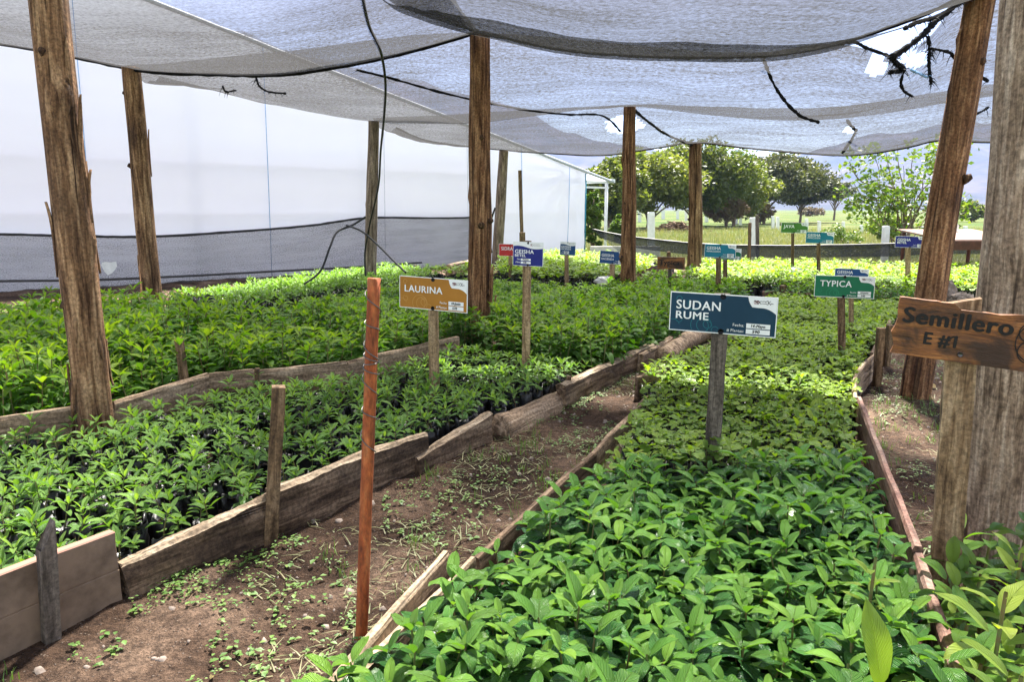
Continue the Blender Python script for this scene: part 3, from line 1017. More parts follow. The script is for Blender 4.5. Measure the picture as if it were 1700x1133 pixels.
# back beds
plank('edging_plank', 'brown beam along the front of the sprout bed by the greenhouse', g2(940, 470), g2(1098, 474), 0.17, 0.08, 'plank', 40, group=GB)
a, b = at(1092, 472, 0.06), at(1140, 443, 0.06)
o = link('edging_log', mesh('edging_log', *tube([Vector((0, 0, 0)), (b - a) * 0.5 + Vector((0, 0, 0.03)), b - a], [0.11, 0.1, 0.09], 10, True, 0.2, 7.0), M['plank_pale'], True), None, a)
prop(o, 'short pale log at the corner of the sprout bed left of the dark reddish post', 'log', GB)
a, b = at(1000, 508, 0.08), at(1085, 490, 0.08)
o = link('edging_log', mesh('edging_log', *tube([Vector((0, 0, 0)), (b - a) * 0.5 + Vector((0, 0, 0.02)), b - a], [0.09, 0.085, 0.06], 10, True, 0.2, 9.0), M['plank_pale'], True), None, a)
prop(o, 'pale log lying around the foot of the dark reddish post', 'log', GB)
plank('edging_plank', 'long pinkish board at the back of the far right sprout bed', g2(1165, 463), g2(1320, 470), 0.32, 0.03, 'plank_red', 41, group=GB)
plank('edging_plank', 'red brown board behind the TYPICA sign across the sprout bed', g2(1265, 508), g2(1362, 514), 0.2, 0.04, 'plank_red', 42, group=GB)
plank('edging_plank', 'pale board right of the TYPICA sign across the bed end', g2(1446, 512), g2(1500, 512), 0.17, 0.04, 'plank_pale', 43, group=GB)
plank('edging_plank', 'thin board behind the TYPICA sign in front of the far net', g2(1430, 480), g2(1530, 486), 0.2, 0.03, 'plank', 44, group=GB)
p = at(1299, 512)
stake_obj('wooden_stake', 'stout stake holding the red brown board near the TYPICA sign', p, atY(1300, 474, p.y), 0.11, 0.05, 'stake_brown', 45)
for u0, v0, v1, wd, seed, lab in ((1110, 470, 418, 0.07, 46, 'short stick standing in front of the fence net by the Typica sign'),
                                  (982, 468, 443, 0.09, 47, 'stub of a stake at the sprout bed beam by the greenhouse'),
                                  (932, 520, 511, 0.06, 48, 'low stake stub among leafy plants right of the fluted post'),
                                  (1058, 500, 481, 0.05, 49, 'thin stake beside the log at the dark reddish post'),
                                  (690, 466, 440, 0.05, 50, 'thin stake at the bottom of the net skirt on the greenhouse')):
    p = at(u0, v0)
    stake_obj('wooden_stake', lab, p, atY(u0, v1, p.y), wd, wd * 0.8, 'stake_brown', seed)
plank('edging_plank', 'curved pale timber along the foot of the greenhouse net skirt', g2(500, 487), g2(640, 470), 0.12, 0.08, 'plank_pale', 51, group=GB)
plank('edging_plank', 'thick pale timber on the ground left of the fluted post', g2(745, 462), g2(790, 450), 0.26, 0.12, 'plank_pale', 52, group=GB)
# right of the massive post
a, b = at(1700, 880, 0.06), at(1668, 800, 0.2)
o = link('leaning_log', mesh('leaning_log', *tube([Vector((0, 0, 0)), (b - a) * 0.5, (b - a) * 1.3], [0.07, 0.065, 0.06], 12, True, 0.1, 3.0), M['bark_grey'], True), None, a)
prop(o, 'grey log leaning at the foot of the massive pale post', 'log')

# ------------------------------------------------------------------ rusty pole with wire
pb = at(600, 1058)
pt_ = atY(621, 462, pb.y + 0.03)
d = pt_ - pb
pole = link('rusty_pole', mesh('rusty_pole', *tube([d.normalized() * -0.1] + [d * (i / 20) for i in range(21)], [0.0185] * 22, 16, True, 0.05, 2.0, 14), M['rust'], True), None, pb)
prop(pole, 'thin rusty orange steel pole planted in the path with wire around its top', 'pole')
Wp = []
for i in range(220):
    s = i / 219
    if s < 0.35:
        z = 0.99 - 0.22 * s / 0.35
        w_ = s / 0.35 * 2 * PI * 3.3
    elif s < 0.6:
        z = 0.80 - 0.05 * (s - 0.35) / 0.25
        w_ = s * 2 * PI * 12
    else:
        z = 0.76 - 0.22 * (s - 0.6) / 0.4
        w_ = s * 2 * PI * 7
    r = 0.0225 + 0.004 * nz(s * 30, 2)
    c = d * z
    Wp.append(c + Vector((math.cos(w_) * r, math.sin(w_) * r, 0.010 * math.sin(w_ * 0.5 + 1))))
link('wire', mesh('wire', *tube(Wp, 0.0017, 6), M['wire'], True), pole)

# ------------------------------------------------------------------ signs
BEDYAW = -math.radians(24)


def text_mesh(s, size, bold=0.0, shear=0.0, space=1.0, align='LEFT'):
    cu = bpy.data.curves.new('txt', 'FONT')
    cu.body = s
    cu.size = size
    cu.offset = bold
    cu.shear = shear
    cu.space_character = space
    cu.align_x = align
    cu.extrude = 0.0006
    cu.resolution_u = 4
    ob = bpy.data.objects.new('txt', cu)
    COL.objects.link(ob)
    dg = bpy.context.evaluated_depsgraph_get()
    me = bpy.data.meshes.new_from_object(ob.evaluated_get(dg))
    V = [v.co.copy() for v in me.vertices]
    Fc = [tuple(p.vertices) for p in me.polygons]
    bpy.data.objects.remove(ob)
    bpy.data.curves.remove(cu)
    bpy.data.meshes.remove(me)
    return V, Fc


def flat_text(lines, y):
    """lines: (string, x, z, height, bold, width or None, shear); laid on the sign's front, which faces -y"""
    parts = []
    for s, x, z, hgt, bold, wd, shear in lines:
        V, Fc = text_mesh(s, 1.0, 0.0, shear, 1.08)
        if not V:
            continue
        if bold > 0:
            V0, F0 = V, Fc
            V, Fc = [], []
            for q, (ox, oz) in enumerate(((-1, 0), (1, 0), (0, 0.6), (0, -0.6))):
                n0 = len(V)
                V += [Vector((p.x + ox * bold * 3.2, p.y + oz * bold * 3.2, p.z + q * 0.00008)) for p in V0]
                Fc += [tuple(i + n0 for i in f) for f in F0]
        xs = [v.x for v in V]
        x0, x1 = min(xs), max(xs)
        cap = 0.70
        ky = hgt / cap
        kx = (wd / (x1 - x0)) if wd else ky
        parts.append(([(x + (v.x - x0) * kx, y - v.z, z + v.y * ky) for v in V], [tuple(reversed(f)) if False else f for f in Fc]))
    return join(*parts)


def ribbon(pts, w, y):
    """flat line in the sign plane, built as a strip with a little thickness"""
    V, Fc = [], []
    n = len(pts)
    for i, (x, z) in enumerate(pts):
        x0, z0 = pts[max(i - 1, 0)]
        x1, z1 = pts[min(i + 1, n - 1)]
        dx, dz = x1 - x0, z1 - z0
        l = math.hypot(dx, dz) or 1
        nx_, nz_ = -dz / l * w / 2, dx / l * w / 2
        V += [(x + nx_, y, z + nz_), (x - nx_, y, z - nz_)]
    for i in range(n - 1):
        Fc.append((2 * i, 2 * i + 1, 2 * i + 3, 2 * i + 2))
    return V, Fc


def swirl_lines(w, h):
    """spiral ornament in the lower left of a board"""
    out = []
    for cx, cz, r, t0, turns in ((0.30, 0.16, 0.30, 0.0, 1.2), (0.37, 0.20, 0.13, 1.0, 1.1), (0.09, 0.30, 0.10, 2.0, 1.0), (0.24, 0.72, 0.20, 2.5, 0.75), (0.44, 0.06, 0.10, 0.5, 0.9), (0.08, 0.84, 0.08, 0, 1.0), (0.02, 0.12, 0.2, 0.2, 0.4), (0.33, 0.16, 0.22, 0.6, 0.8)):
        P = []
        for i in range(40):
            s = i / 39
            a = t0 + s * turns * 2 * PI
            rr = r * (1 - 0.35 * s)
            x = cx * w + math.cos(a) * rr * h
            z = cz * h + math.sin(a) * rr * h
            if 0.004 * w < x < 0.62 * w and 0.02 * h < z < 0.98 * h:
                P.append((x, z))
            else:
                if len(P) > 2:
                    out.append(P)
                P = []
        if len(P) > 2:
            out.append(P)
    return out


def sign(label, center, wpx, hpx, Y, stake_u, stake_px, col, lines, style='wide', stake_mat='stake', roll=0.0, swirl=None, yaw=BEDYAW, stake_top=0.0, boxes=True, base_u=None, base_v=600, group='painted variety signs on stakes', stake_t=0.025):
    c = atY(center[0], center[1], Y)
    dx = Vector((math.cos(yaw), math.sin(yaw), 0))
    w = 1.0
    for _ in range(6):
        wl = proj(c + dx * w / 2)[0] - proj(c - dx * w / 2)[0]
        w *= wpx / wl
    h = hpx / (proj(c - Vector((0, 0, 0.5)))[1] - proj(c + Vector((0, 0, 0.5)))[1])
    # stake
    ptop = atY(stake_u, center[1], Y + 0.035)
    pbase = atY(base_u if base_u else stake_u, base_v, Y + 0.035)
    # base on the ground on the line through both pixels
    k = ptop.z / max(1e-6, (ptop.z - pbase.z))
    base = ptop + (pbase - ptop) * k
    base.z = 0
    root = empty('variety_sign', base, yaw)
    prop(root, label, 'sign', group)
    inv = Matrix.Rotation(-yaw, 3, 'Z')
    lc = inv @ (c - base)
    lt = inv @ (ptop - base)
    sw = stake_px * Y / F
    topz = lt.z + h * 0.5 * stake_top + 0.0
    dirs = Vector((lt.x, 0, lt.z)).normalized()
    st = []
    kk = 12
    for i in range(kk + 1):
        z = -0.1 + (topz + 0.1) * i / kk
        ox = dirs.x / dirs.z * z
        for a_, b_ in ((-1, -1), (1, -1), (1, 1), (-1, 1)):
            e = 0.0025 * nz(stake_u + a_ * 3, b_ * 3, z * 8)
            st.append((ox + a_ * sw / 2 + e, lc.y + 0.005 + stake_t / 2 + 0.002 + b_ * stake_t / 2 + e * 0.5, z))
    Fc = [(3, 2, 1, 0)]
    for i in range(kk):
        for j in range(4):
            j2 = (j + 1) % 4
            Fc.append((i * 4 + j, i * 4 + j2, i * 4 + 4 + j2, i * 4 + 4 + j))
    Fc.append(tuple(kk * 4 + j for j in range(4)))
    link('stake', mesh('stake', st, Fc, M[stake_mat]), root)
    # board: origin at its lower left corner, x right, z up, front at y = 0
    Rb = Euler((0, -roll, 0)).to_matrix()
    org = lc - Rb @ Vector((w / 2, 0, h / 2))
    bV, bF = box(0, w, 0, 0.004, 0, h)
    board = link('board_panel', mesh('board_panel', bV, bF, M[col]), root, org, (0, -roll, 0))
    # thin white rim round the panel
    e = 0.004 * min(1, w / 0.4)
    rim = join(box(-e, 0, -0.0003, 0.0045, -e, h + e), box(w, w + e, -0.0003, 0.0045, -e, h + e), box(0, w, -0.0003, 0.0045, -e, 0), box(0, w, -0.0003, 0.0045, h, h + e))
    link('rim', mesh('rim', *rim, M['ink_white']), board)
    if swirl:
        parts = [ribbon(P, 0.0035 * w / 0.5, -0.0012) for P in swirl_lines(w, h)]
        link('swirl_pattern', mesh('swirl_pattern', *join(*parts), M[swirl]), board)
    if style == 'wide':
        # white logo patch with a wavy lower edge in the upper right corner
        x0, z1 = 0.735 * w, h
        P = []
        for i in range(25):
            s = i / 24
            x = x0 + (w - x0) * s
            z = h - h * (0.0 + 0.25 * min(1, s / 0.16) ** 0.6 + 0.02 * math.sin(s * PI) + (0.0 if s < 0.5 else 0.17 * ((s - 0.5) / 0.5) ** 2))
            P.append((x, z))
    else:
        P = []
        for i in range(25):
            s = i / 24
            P.append((w * s, h * (0.80 + 0.045 * math.sin(s * 2 * PI * 0.95 + 0.6) - 0.10 * max(0, s - 0.35))))
    V, Fc = [], []
    for x, z in P:
        V += [(x, -0.0016, z), (x, -0.0016, h)]
    Fc = [(2 * i, 2 * i + 2, 2 * i + 3, 2 * i + 1) for i in range(len(P) - 1)]
    lp = link('logo_patch', mesh('logo_patch', V, Fc, M['ink_white']), board)
    # handwriting-like logo squiggle
    sq = []
    x0, x1 = (0.79 * w, 0.965 * w) if style == 'wide' else (0.58 * w, 0.95 * w)
    zc = 0.875 * h if style == 'wide' else 0.885 * h
    rr = random.Random(int(center[0]))
    for row in range(2):
        Pq = []
        for i in range(46):
            s = i / 45
            Pq.append((x0 + (x1 - x0) * (s * 0.86 + 0.14 * row) + 0.004 * w * math.sin(s * 40), zc + (0.03 - 0.055 * row) * h + 0.026 * h * math.sin(s * 33 + row * 2) * (0.5 + 0.5 * math.sin(s * 9 + row))))
        sq.append(ribbon(Pq, 0.0024 * w / 0.5, -0.0030))
    link('logo_script', mesh('logo_script', *join(*sq), M['ink_black']), board)
    sq = []
    for kx in range(3):
        Pq = [(x0 + w * (0.012 + 0.014 * kx) + 0.012 * w * math.cos(a_ * 0.35) * (1 - a_ / 40), zc + 0.045 * h * math.sin(a_ * 0.35)) for a_ in range(24)]
        sq.append(ribbon(Pq, 0.0018 * w / 0.5, -0.0026))
    link('logo_emblem', mesh('logo_emblem', *join(*sq), M['ink_red']), board)
    L = []
    for s, fx, fz, fh, wd in lines:
        L.append((s, fx * w, fz * h, fh * h, 0.006, wd * w if wd else None, 0))
    if style == 'wide':
        bx = (0.735, 0.955)
        rows = ((0.185, 0.125), (0.035, 0.125)) if boxes else ()
    else:
        bx = (0.26, 0.60)
        rows = ((0.21, 0.09), (0.08, 0.09))
    bxs = []
    hand = []
    for i, (z0, hh) in enumerate(rows):
        bxs.append(([(bx[0] * w, -0.0016, z0 * h), (bx[1] * w, -0.0016, z0 * h), (bx[1] * w, -0.0016, (z0 + hh) * h), (bx[0] * w, -0.0016, (z0 + hh) * h)], [(0, 1, 2, 3)]))
        t = ('Fecha:', '# Plantas:')[i]
        tw = (0.105, 0.16)[i] * w * (1 if style == 'wide' else 0.95)
        L.append((t, bx[0] * w - tw - 0.02 * w, (z0 + 0.025) * h, 0.075 * h, 0.0, tw, 0))
    if bxs:
        link('date_box', mesh('date_box', *join(*bxs), M['ink_white']), board)
        hw = {'SUDAN': ('14-Mayo', '590'), 'LAURINA': ('10-Junio', '570')}.get(lines[0][0], ('10-Junio', '540'))
        bw = (bx[1] - bx[0]) * w
        hand = [(hw[0], bx[0] * w + bw * 0.2, (rows[0][0] + 0.03) * h, rows[0][1] * 0.62 * h, 0.012, bw * 0.6, 0.2), (hw[1], bx[0] * w + bw * 0.26, (rows[1][0] + 0.025) * h, rows[1][1] * 0.66 * h, 0.012, bw * 0.32, 0.15)]
        link('handwriting', mesh('handwriting', *flat_text(hand, -0.0024), M['ink_black']), board)
    for ln in L:
        link('lettering', mesh('lettering', *flat_text([ln], -0.0022), M['ink_white']), board)
    sc_ = []
    for zz in (0.035, 0.965):
        r = 0.011 * w / 0.5 if w > 0.3 else 0.007
        cx_ = w * 0.5
        n = 12
        Vv = [(cx_ + r * math.cos(2 * PI * i / n), -0.004, zz * h + r * math.sin(2 * PI * i / n)) for i in range(n)] + [(cx_ + 1.3 * r * math.cos(2 * PI * i / n), -0.0004, zz * h + 1.3 * r * math.sin(2 * PI * i / n)) for i in range(n)]
        Ff = [tuple(range(n))] + [(i, (i + 1) % n, n + (i + 1) % n, n + i) for i in range(n)]
        sc_.append((Vv, Ff))
    for v_, f_ in sc_:
        link('screw', mesh('screw', v_, f_, M['screw'], True), board)
    return root


T_WIDE1 = lambda s, wd: [(s, 0.065, 0.50, 0.21, wd)]
sign('dark sea blue SUDAN RUME sign on a grey stake in the right bed', (1198.5, 522), 175, 62.5, 3.35, 1197, 25, 's_sea', [('SUDAN', 0.055, 0.58, 0.235, 0.43), ('RUME', 0.055, 0.315, 0.20, 0.32)], stake_mat='stake_grey', roll=-0.018, swirl='s_sea2', base_u=1184, base_v=735, stake_top=1.12, stake_t=0.035)
sign('ochre orange LAURINA sign on a pale stake among the small seedlings', (718.5, 488.5), 111, 51.5, 4.75, 721, 16.5, 's_orange', [('LAURINA', 0.075, 0.52, 0.215, 0.57)], roll=-0.03, swirl='s_orange2', base_u=723, base_v=635)
sign('navy GEISHA BETEL sign with a white wavy top on a split pale stake', (876.5, 422), 49, 39, 5.35, 876, 13, 's_navy', [('GEISHA', 0.06, 0.52, 0.16, 0.64), ('BETEL', 0.06, 0.375, 0.11, 0.37)], style='tall', roll=-0.02, base_u=874, stake_top=1.15)
sign('red SIDRA sign half hidden behind the navy GEISHA BETEL sign', (847, 415.5), 37, 19.5, 12.5, 848, 6, 's_red', [('SIDRA', 0.10, 0.48, 0.30, 0.52)], roll=-0.01, boxes=False)
sign('small blue GEISHA HACIENDA sign with a white top before the greenhouse wall', (942.5, 413), 25, 21.5, 11.3, 941, 6.5, 's_blue', [('GEISHA', 0.06, 0.55, 0.17, 0.66), ('HACIENDA', 0.06, 0.40, 0.12, 0.66)], style='tall', roll=-0.03)
sign('blue GEISHA HACIENDA sign partly behind the dark reddish post', (1017, 428), 42, 20.5, 11.2, 1017, 8, 's_blue', [('GEISHA', 0.06, 0.55, 0.23, 0.50), ('HACIENDA', 0.06, 0.28, 0.17, 0.50)], roll=-0.05)
sign('teal GEISHA INMACULADA sign in front of the split post', (1195.5, 417), 51, 21.5, 8.9, 1193, 8, 's_teal', [('GEISHA', 0.06, 0.60, 0.23, 0.46), ('INMACULADA', 0.06, 0.40, 0.13, 0.46)], roll=-0.02, stake_mat='stake_brown')
sign('green sign peeking out from behind the teal sign by the split post', (1208, 422), 44, 18, 10.4, 1204, 6.5, 's_green', [('TYPICA', 0.06, 0.50, 0.25, 0.5)], roll=-0.02, stake_mat='stake_brown')
sign('leaf green JAVA sign standing highest above the far bed', (1319, 378.5), 44, 16.5, 12.3, 1316, 5, 's_leaf', [('JAVA', 0.08, 0.48, 0.34, 0.42)], roll=-0.02, stake_mat='stake_brown')
sign('teal GEISHA INMACULADA sign right next to the JAVA sign', (1361, 395), 46, 18, 11.6, 1359, 6, 's_teal', [('GEISHA', 0.06, 0.60, 0.25, 0.46), ('INMACULADA', 0.06, 0.40, 0.15, 0.46)], roll=-0.02, stake_mat='stake_brown')
sign('dark blue GEISHA BETEL sign on a yellow stake left of the leaning post', (1511.5, 402), 50, 18, 10.8, 1507, 8, 's_navy', [('GEISHA', 0.06, 0.58, 0.25, 0.44), ('BETEL', 0.06, 0.34, 0.2, 0.32)], roll=-0.01)
sign('deep blue GEISHA HACIENDA sign mostly hidden behind the TYPICA sign', (1413.5, 457), 55, 20, 7.2, 1413, 8, 's_blue', [('GEISHA', 0.06, 0.60, 0.25, 0.48), ('HACIENDA', 0.06, 0.30, 0.2, 0.48)], roll=-0.01)
sign('green TYPICA sign on a dark stake at the end of the right bed', (1401.5, 476.5), 98, 34.5, 5.75, 1396, 12, 's_green', [('TYPICA', 0.085, 0.50, 0.29, 0.54)], stake_mat='stake_brown', roll=0.0, swirl='s_green2', base_u=1398)


def wood_sign(label, poly, Y, yaw, stake_u, stake_px, stake_top_v, lines, roll, stake_mat, base_u, thick, bold, loops=False, stake_t=0.05):
    """poly: TL, TR, BR, BL pixels of the board; real plank with a broken top edge"""
    TL, TR, BR, BL = poly
    cu = sum(p[0] for p in poly) / 4
    cv = sum(p[1] for p in poly) / 4
    c = atY(cu, cv, Y)
    dx = Vector((math.cos(yaw), math.sin(yaw), 0))
    w = 1.0
    for _ in range(8):
        w *= ((TR[0] - TL[0]) + (BR[0] - BL[0])) / 2 / (proj(c + dx * w / 2)[0] - proj(c - dx * w / 2)[0])
    h = (BL[1] + BR[1] - TL[1] - TR[1]) / 2 / (proj(c - Vector((0, 0, 0.5)))[1] - proj(c + Vector((0, 0, 0.5)))[1])
    ptop = atY(stake_u, stake_top_v, Y + thick / 2 + stake_t / 2)
    pbase = atY(base_u, stake_top_v + 380, Y + thick / 2 + stake_t / 2)
    k = ptop.z / (ptop.z - pbase.z)
    base = ptop + (pbase - ptop) * k
    base.z = 0
    root = empty('wooden_sign', base, yaw)
    prop(root, label, 'sign', 'old burnt wooden signs')
    inv = Matrix.Rotation(-yaw, 3, 'Z')
    lc, lt = inv @ (c - base), inv @ (ptop - base)
    sw = stake_px * Y / F
    st, Fc = [], [(3, 2, 1, 0)]
    kk = 16
    for i in range(kk + 1):
        z = -0.1 + (lt.z + 0.1) * i / kk
        ox = lt.x / lt.z * z
        for a_, b_ in ((-1, -1), (1, -1), (1, 1), (-1, 1)):
            e = 0.003 * nz(stake_u + a_ * 3, b_ * 3, z * 8)
            st.append((ox + a_ * sw / 2 + e, lc.y + thick / 2 + 0.004 + stake_t / 2 + b_ * stake_t / 2 + e * 0.5, z + (0.01 * a_ if i == kk else 0)))
    for i in range(kk):
        for j in range(4):
            j2 = (j + 1) % 4
            Fc.append((i * 4 + j, i * 4 + j2, i * 4 + 4 + j2, i * 4 + 4 + j))
    Fc.append(tuple(kk * 4 + j for j in range(4)))
    link('stake', mesh('stake', st, Fc, M[stake_mat]), root)
    nx, nzr = 40, 8
    V, Ff = [], []
    top = []
    for i in range(nx + 1):
        s = i / nx
        top.append(h * (1.0 + 0.012 * nz(s * 9, cu) + 0.010 * nz(s * 33, cu) - (0.10 * max(0, min(1, (s - 0.34) / 0.02)) if loops else 0) + (0.03 * max(0, min(1, (s - 0.6) / 0.1)) if loops else 0)))
    for side in (0, 1):
        for i in range(nx + 1):
            s = i / nx
            for j in range(nzr + 1):
                t = j / nzr
                z = top[i] * t + h * 0.012 * nz(s * 7, t, cu + 3) * (1 if j == 0 else 0)
                x = w * s + (0.012 * w / 0.4 * nz(t * 4, i, cu) if i in (0, nx) else 0)
                y = (-thick / 2 if side == 0 else thick / 2) + 0.002 * nz(s * 6, t * 5, side * 7)
                V.append((x, y, z))
    o1 = (nx + 1) * (nzr + 1)
    for i in range(nx):
        for j in range(nzr):
            a_ = i * (nzr + 1) + j
            Ff.append((a_, a_ + nzr + 1, a_ + nzr + 2, a_ + 1))
            b_ = a_ + o1
            Ff.append((b_, b_ + 1, b_ + nzr + 2, b_ + nzr + 1))
        a_ = i * (nzr + 1)
        Ff.append((a_, a_ + o1, a_ + o1 + nzr + 1, a_ + nzr + 1))
        a_ += nzr
        Ff.append((a_, a_ + nzr + 1, a_ + o1 + nzr + 1, a_ + o1))
    for j in range(nzr):
        a_ = j
        Ff.append((a_, a_ + 1, a_ + 1 + o1, a_ + o1))
        a_ = nx * (nzr + 1) + j
        Ff.append((a_, a_ + o1, a_ + o1 + 1, a_ + 1))
    Rb = Euler((0, -roll, 0)).to_matrix()
    org = lc - Rb @ Vector((w / 2, 0, h / 2))
    board = link('board_plank', mesh('board_plank', V, Ff, M['charred']), root, org, (0, -roll, 0))
    L = [(s, fx * w, fz * h, fh * h, bold, wd * w, 0) for s, fx, fz, fh, wd in lines]
    for ln in L:
        V, Fl = flat_text([ln], -thick / 2 - 0.0035)
        if ln[0].endswith('1'):                          # the figure one carries a flag
            xr, zt, hh_ = ln[1] + ln[5], ln[2] + ln[3], ln[3]
            V, Fl = join((V, Fl), ribbon([(xr - 0.02 * w, zt - hh_ * 0.08), (xr - 0.048 * w, zt - hh_ * 0.30)], 0.012 * w, -thick / 2 - 0.0037))
        link('lettering', mesh('lettering', V, Fl, M['burnt']), board)
    if loops:
        parts = []
        for cx_, cz_, r in ((0.775, 0.66, 0.135), (0.80, 0.34, 0.17), (0.83, 0.50, 0.30), (0.80, 0.63, 0.06)):
            P = [(cx_ * w + h * r * math.cos(0.2 * i), cz_ * h + h * r * 1.1 * math.sin(0.2 * i)) for i in range(33)]
            parts.append(ribbon(P, 0.0035, -thick / 2 - 0.004))
        link('loop_drawing', mesh('loop_drawing', *join(*parts), M['burnt']), board)
    n = 12
    r = 0.007
    cx_, cz_ = (lt.x - org.x) * 0.97, h * 0.14
    Vv = [(cx_ + r * math.cos(2 * PI * i / n), -thick / 2 - 0.006, cz_ + r * math.sin(2 * PI * i / n)) for i in range(n)] + [(cx_ + 1.2 * r * math.cos(2 * PI * i / n), -thick / 2 + 0.001, cz_ + 1.2 * r * math.sin(2 * PI * i / n)) for i in range(n)]
    link('screw', mesh('screw', Vv, [tuple(range(n))] + [(i, (i + 1) % n, n + (i + 1) % n, n + i) for i in range(n)], M['wire'], True), board)
    return root


wood_sign('charred brown wooden board reading Semillero E #1 on a stake at the massive post', [(1482, 480), (1770, 538), (1764, 626), (1476, 584)], 2.30, BEDYAW, 1603, 47, 500,
          [('Semillero', 0.035, 0.58, 0.27, 0.655), ('E #1', 0.185, 0.245, 0.21, 0.20)], -0.085, 'stake_tan', 1574, 0.028, 0.012, True)
wood_sign('small dark wooden board with the word Typica on a thin grey stake', [(1092, 426), (1137, 428), (1136, 448), (1091, 446)], 9.6, BEDYAW, 1112, 5, 440,
          [('Typica', 0.08, 0.36, 0.38, 0.74)], 0.0, 'stake_grey', 1110, 0.03, 0.010)

# ------------------------------------------------------------------ greenhouse
WA, WB = Vector((-12.5, 8.0, 0)), Vector((1.95, 20.3, 0))
wd_ = (WB - WA)
WL = wd_.length
wdir = wd_.normalized()
wn = Vector((wdir.y, -wdir.x, 0))          # towards the camera
gh = empty('greenhouse', WA, math.atan2(wdir.y, wdir.x))
prop(gh, 'long white plastic film greenhouse with a sloping roof end', 'greenhouse')


def gable(x):
    """roof height along the end wall: low eave on the right, rising to the left"""
    return 2.28 + (WL - x) * 0.235 if x > WL - 11 else 2.28 + 11 * 0.235 - (WL - 11 - x) * 0.1


nx, nz_ = 150, 40
V, Q = [], []
for i in range(nx + 1):
    x = WL * i / nx
    for j in range(nz_ + 1):
        t = j / nz_
        z = gable(x) * t
        y = 0.04 * nz(x * 0.8, z * 0.6) + 0.018 * nz(x * 3.5, z * 0.5, 4) + 0.012 * nz(x * 0.7, z * 5.0, 8)
        # creases fanning out of the upper right corner
        ddx, ddz = WL - 0.55 - x, gable(x) - 0.15 - z
        r = math.hypot(ddx, ddz)
        a = math.atan2(ddz, ddx + 1e-6)
        if 0.05 < r < 3.2 and ddx > -0.3:
            y += 0.055 * math.sin(a * 17) * math.exp(-((r - 0.9) / 0.8) ** 2)
        # tension folds at the frame bows
        for fx in (2.0, 5.4, 8.8, 12.2, 15.6):
            y -= 0.03 * math.exp(-((x - fx) / 0.10) ** 2)
        V.append((x, y, z))
for i in range(nx):
    for j in range(nz_):
        a = i * (nz_ + 1) + j
        Q.append((a, a + nz_ + 1, a + nz_ + 2, a + 1))
link('end_wall', npmesh('end_wall', V, Q, [M['film']]), gh)
for bx_ in (2.1, 5.5, 8.9, 12.3, 15.7):
    link('frame_bow', mesh('frame_bow', *tube([(bx_, 0.12, 0), (bx_, 0.12, gable(bx_))], 0.035, 8), M['white_pvc'], True), gh)
for hz_ in (1.25, 2.15):
    link('frame_rail', mesh('frame_rail', *tube([(0, 0.16, hz_), (WL, 0.16, hz_ - 0.05)], 0.022, 8), M['white_pvc'], True), gh)
V, Q = [], []
for j in range(9):
    y = j / 8 * 22.0
    for i in range(61):
        x = WL * i / 60 * 1.055
        V.append((x, y - 0.02, gable(x) + 0.01 + 0.02 * nz(x, y)))
for j in range(8):
    for i in range(60):
        a = j * 61 + i
        Q.append((a, a + 1, a + 62, a + 61))
link('roof', npmesh('roof', V, Q, [M['film']]), gh)
V, Fc = box(WL * 1.05, WL * 1.058, -0.07, 22.0, 2.02, 2.12)
link('eave_rail', mesh('eave_rail', V, Fc, M['white_pvc']), gh)
link('gable_rail', mesh('gable_rail', *tube([(x, -0.05, gable(x) + 0.0 + 0.015 * nz(x * 3, 1)) for x in np.linspace(0, WL * 1.055, 60)], 0.04, 8, True, 0.3, 1.0, 20), M['grey_cord'], True), gh)
link('cross_beam', mesh('cross_beam', *join(box(WL, WL * 1.05, 0.0, 0.06, 2.00, 2.06), box(WL, WL * 1.05, 0.02, 0.07, 1.86, 1.91)), M['white_pvc']), gh)
link('eave_post', mesh('eave_post', *tube([(WL * 1.045, 0.02, 0), (WL * 1.045, 0.02, 2.06)], 0.045, 10), M['white_pvc'], True), gh)
link('corner_edge', mesh('corner_edge', *tube([(WL + 0.01, -0.01, 0), (WL + 0.01, -0.01, 2.25)], 0.02, 8), M['s_teal'], True), gh)
V, Q = grid(0, 1, 0, 1, 2, 2, lambda X, Y: X * 0)
V = [(WL, 0.1, 0.0), (WL, 22, 0.0), (WL, 22, 2.25), (WL, 0.1, 2.25)]
link('side_wall', npmesh('side_wall', V, [(0, 1, 2, 3)], [M['film']]), gh)


def wall_x(u, v, off=0.0):
    """distance along the wall and height where a pixel's ray meets it"""
    d = ray(u, v)
    o = Vector((0, 0, HCAM))
    p0 = WA + wn * off
    t = (p0 - o).dot(wn) / d.dot(wn)
    p = o + d * t
    return (p - WA).dot(wdir), p.z, p


# strings on the film
for u0, u1, v1, mt, lab in ((128, 160, 470, 'blue_cord', 'pale blue string hanging down the greenhouse film behind the shaggy front post'), (437, 452, 470, 'blue_cord', 'pale blue string hanging on the film between the knotty and the grey post'),
                            (775, 778, 440, 'grey_cord', 'thin grey string on the film left of the fluted post'), (866, 868, 420, 'blue_cord', 'thin bluish string on the film behind the thin upright pole'), (946, 942, 410, 'blue_cord', 'thin bluish string on the film near the greenhouse corner'), (637, 640, 440, 'grey_cord', 'thin grey string on the film right of the slim grey post')):
    x0, z0, p0 = wall_x(u0, 95 if u0 < 500 else (230 if u0 < 850 else 275), 0.05)
    x1, z1, p1 = wall_x(u1, v1, 0.05)
    top = gable(x0) - 0.02
    p0 = p0 + (p0 - p1) * ((top - z0) / (z0 - z1))
    o = link('string', mesh('string', *tube([Vector((0, 0, 0)), (p0 - p1) * 0.5 + wn * 0.01, p0 - p1], 0.007 if mt == 'blue_cord' else 0.005, 6), M[mt], True), None, p1)
    prop(o, lab, 'string', 'strings hanging on the greenhouse film')

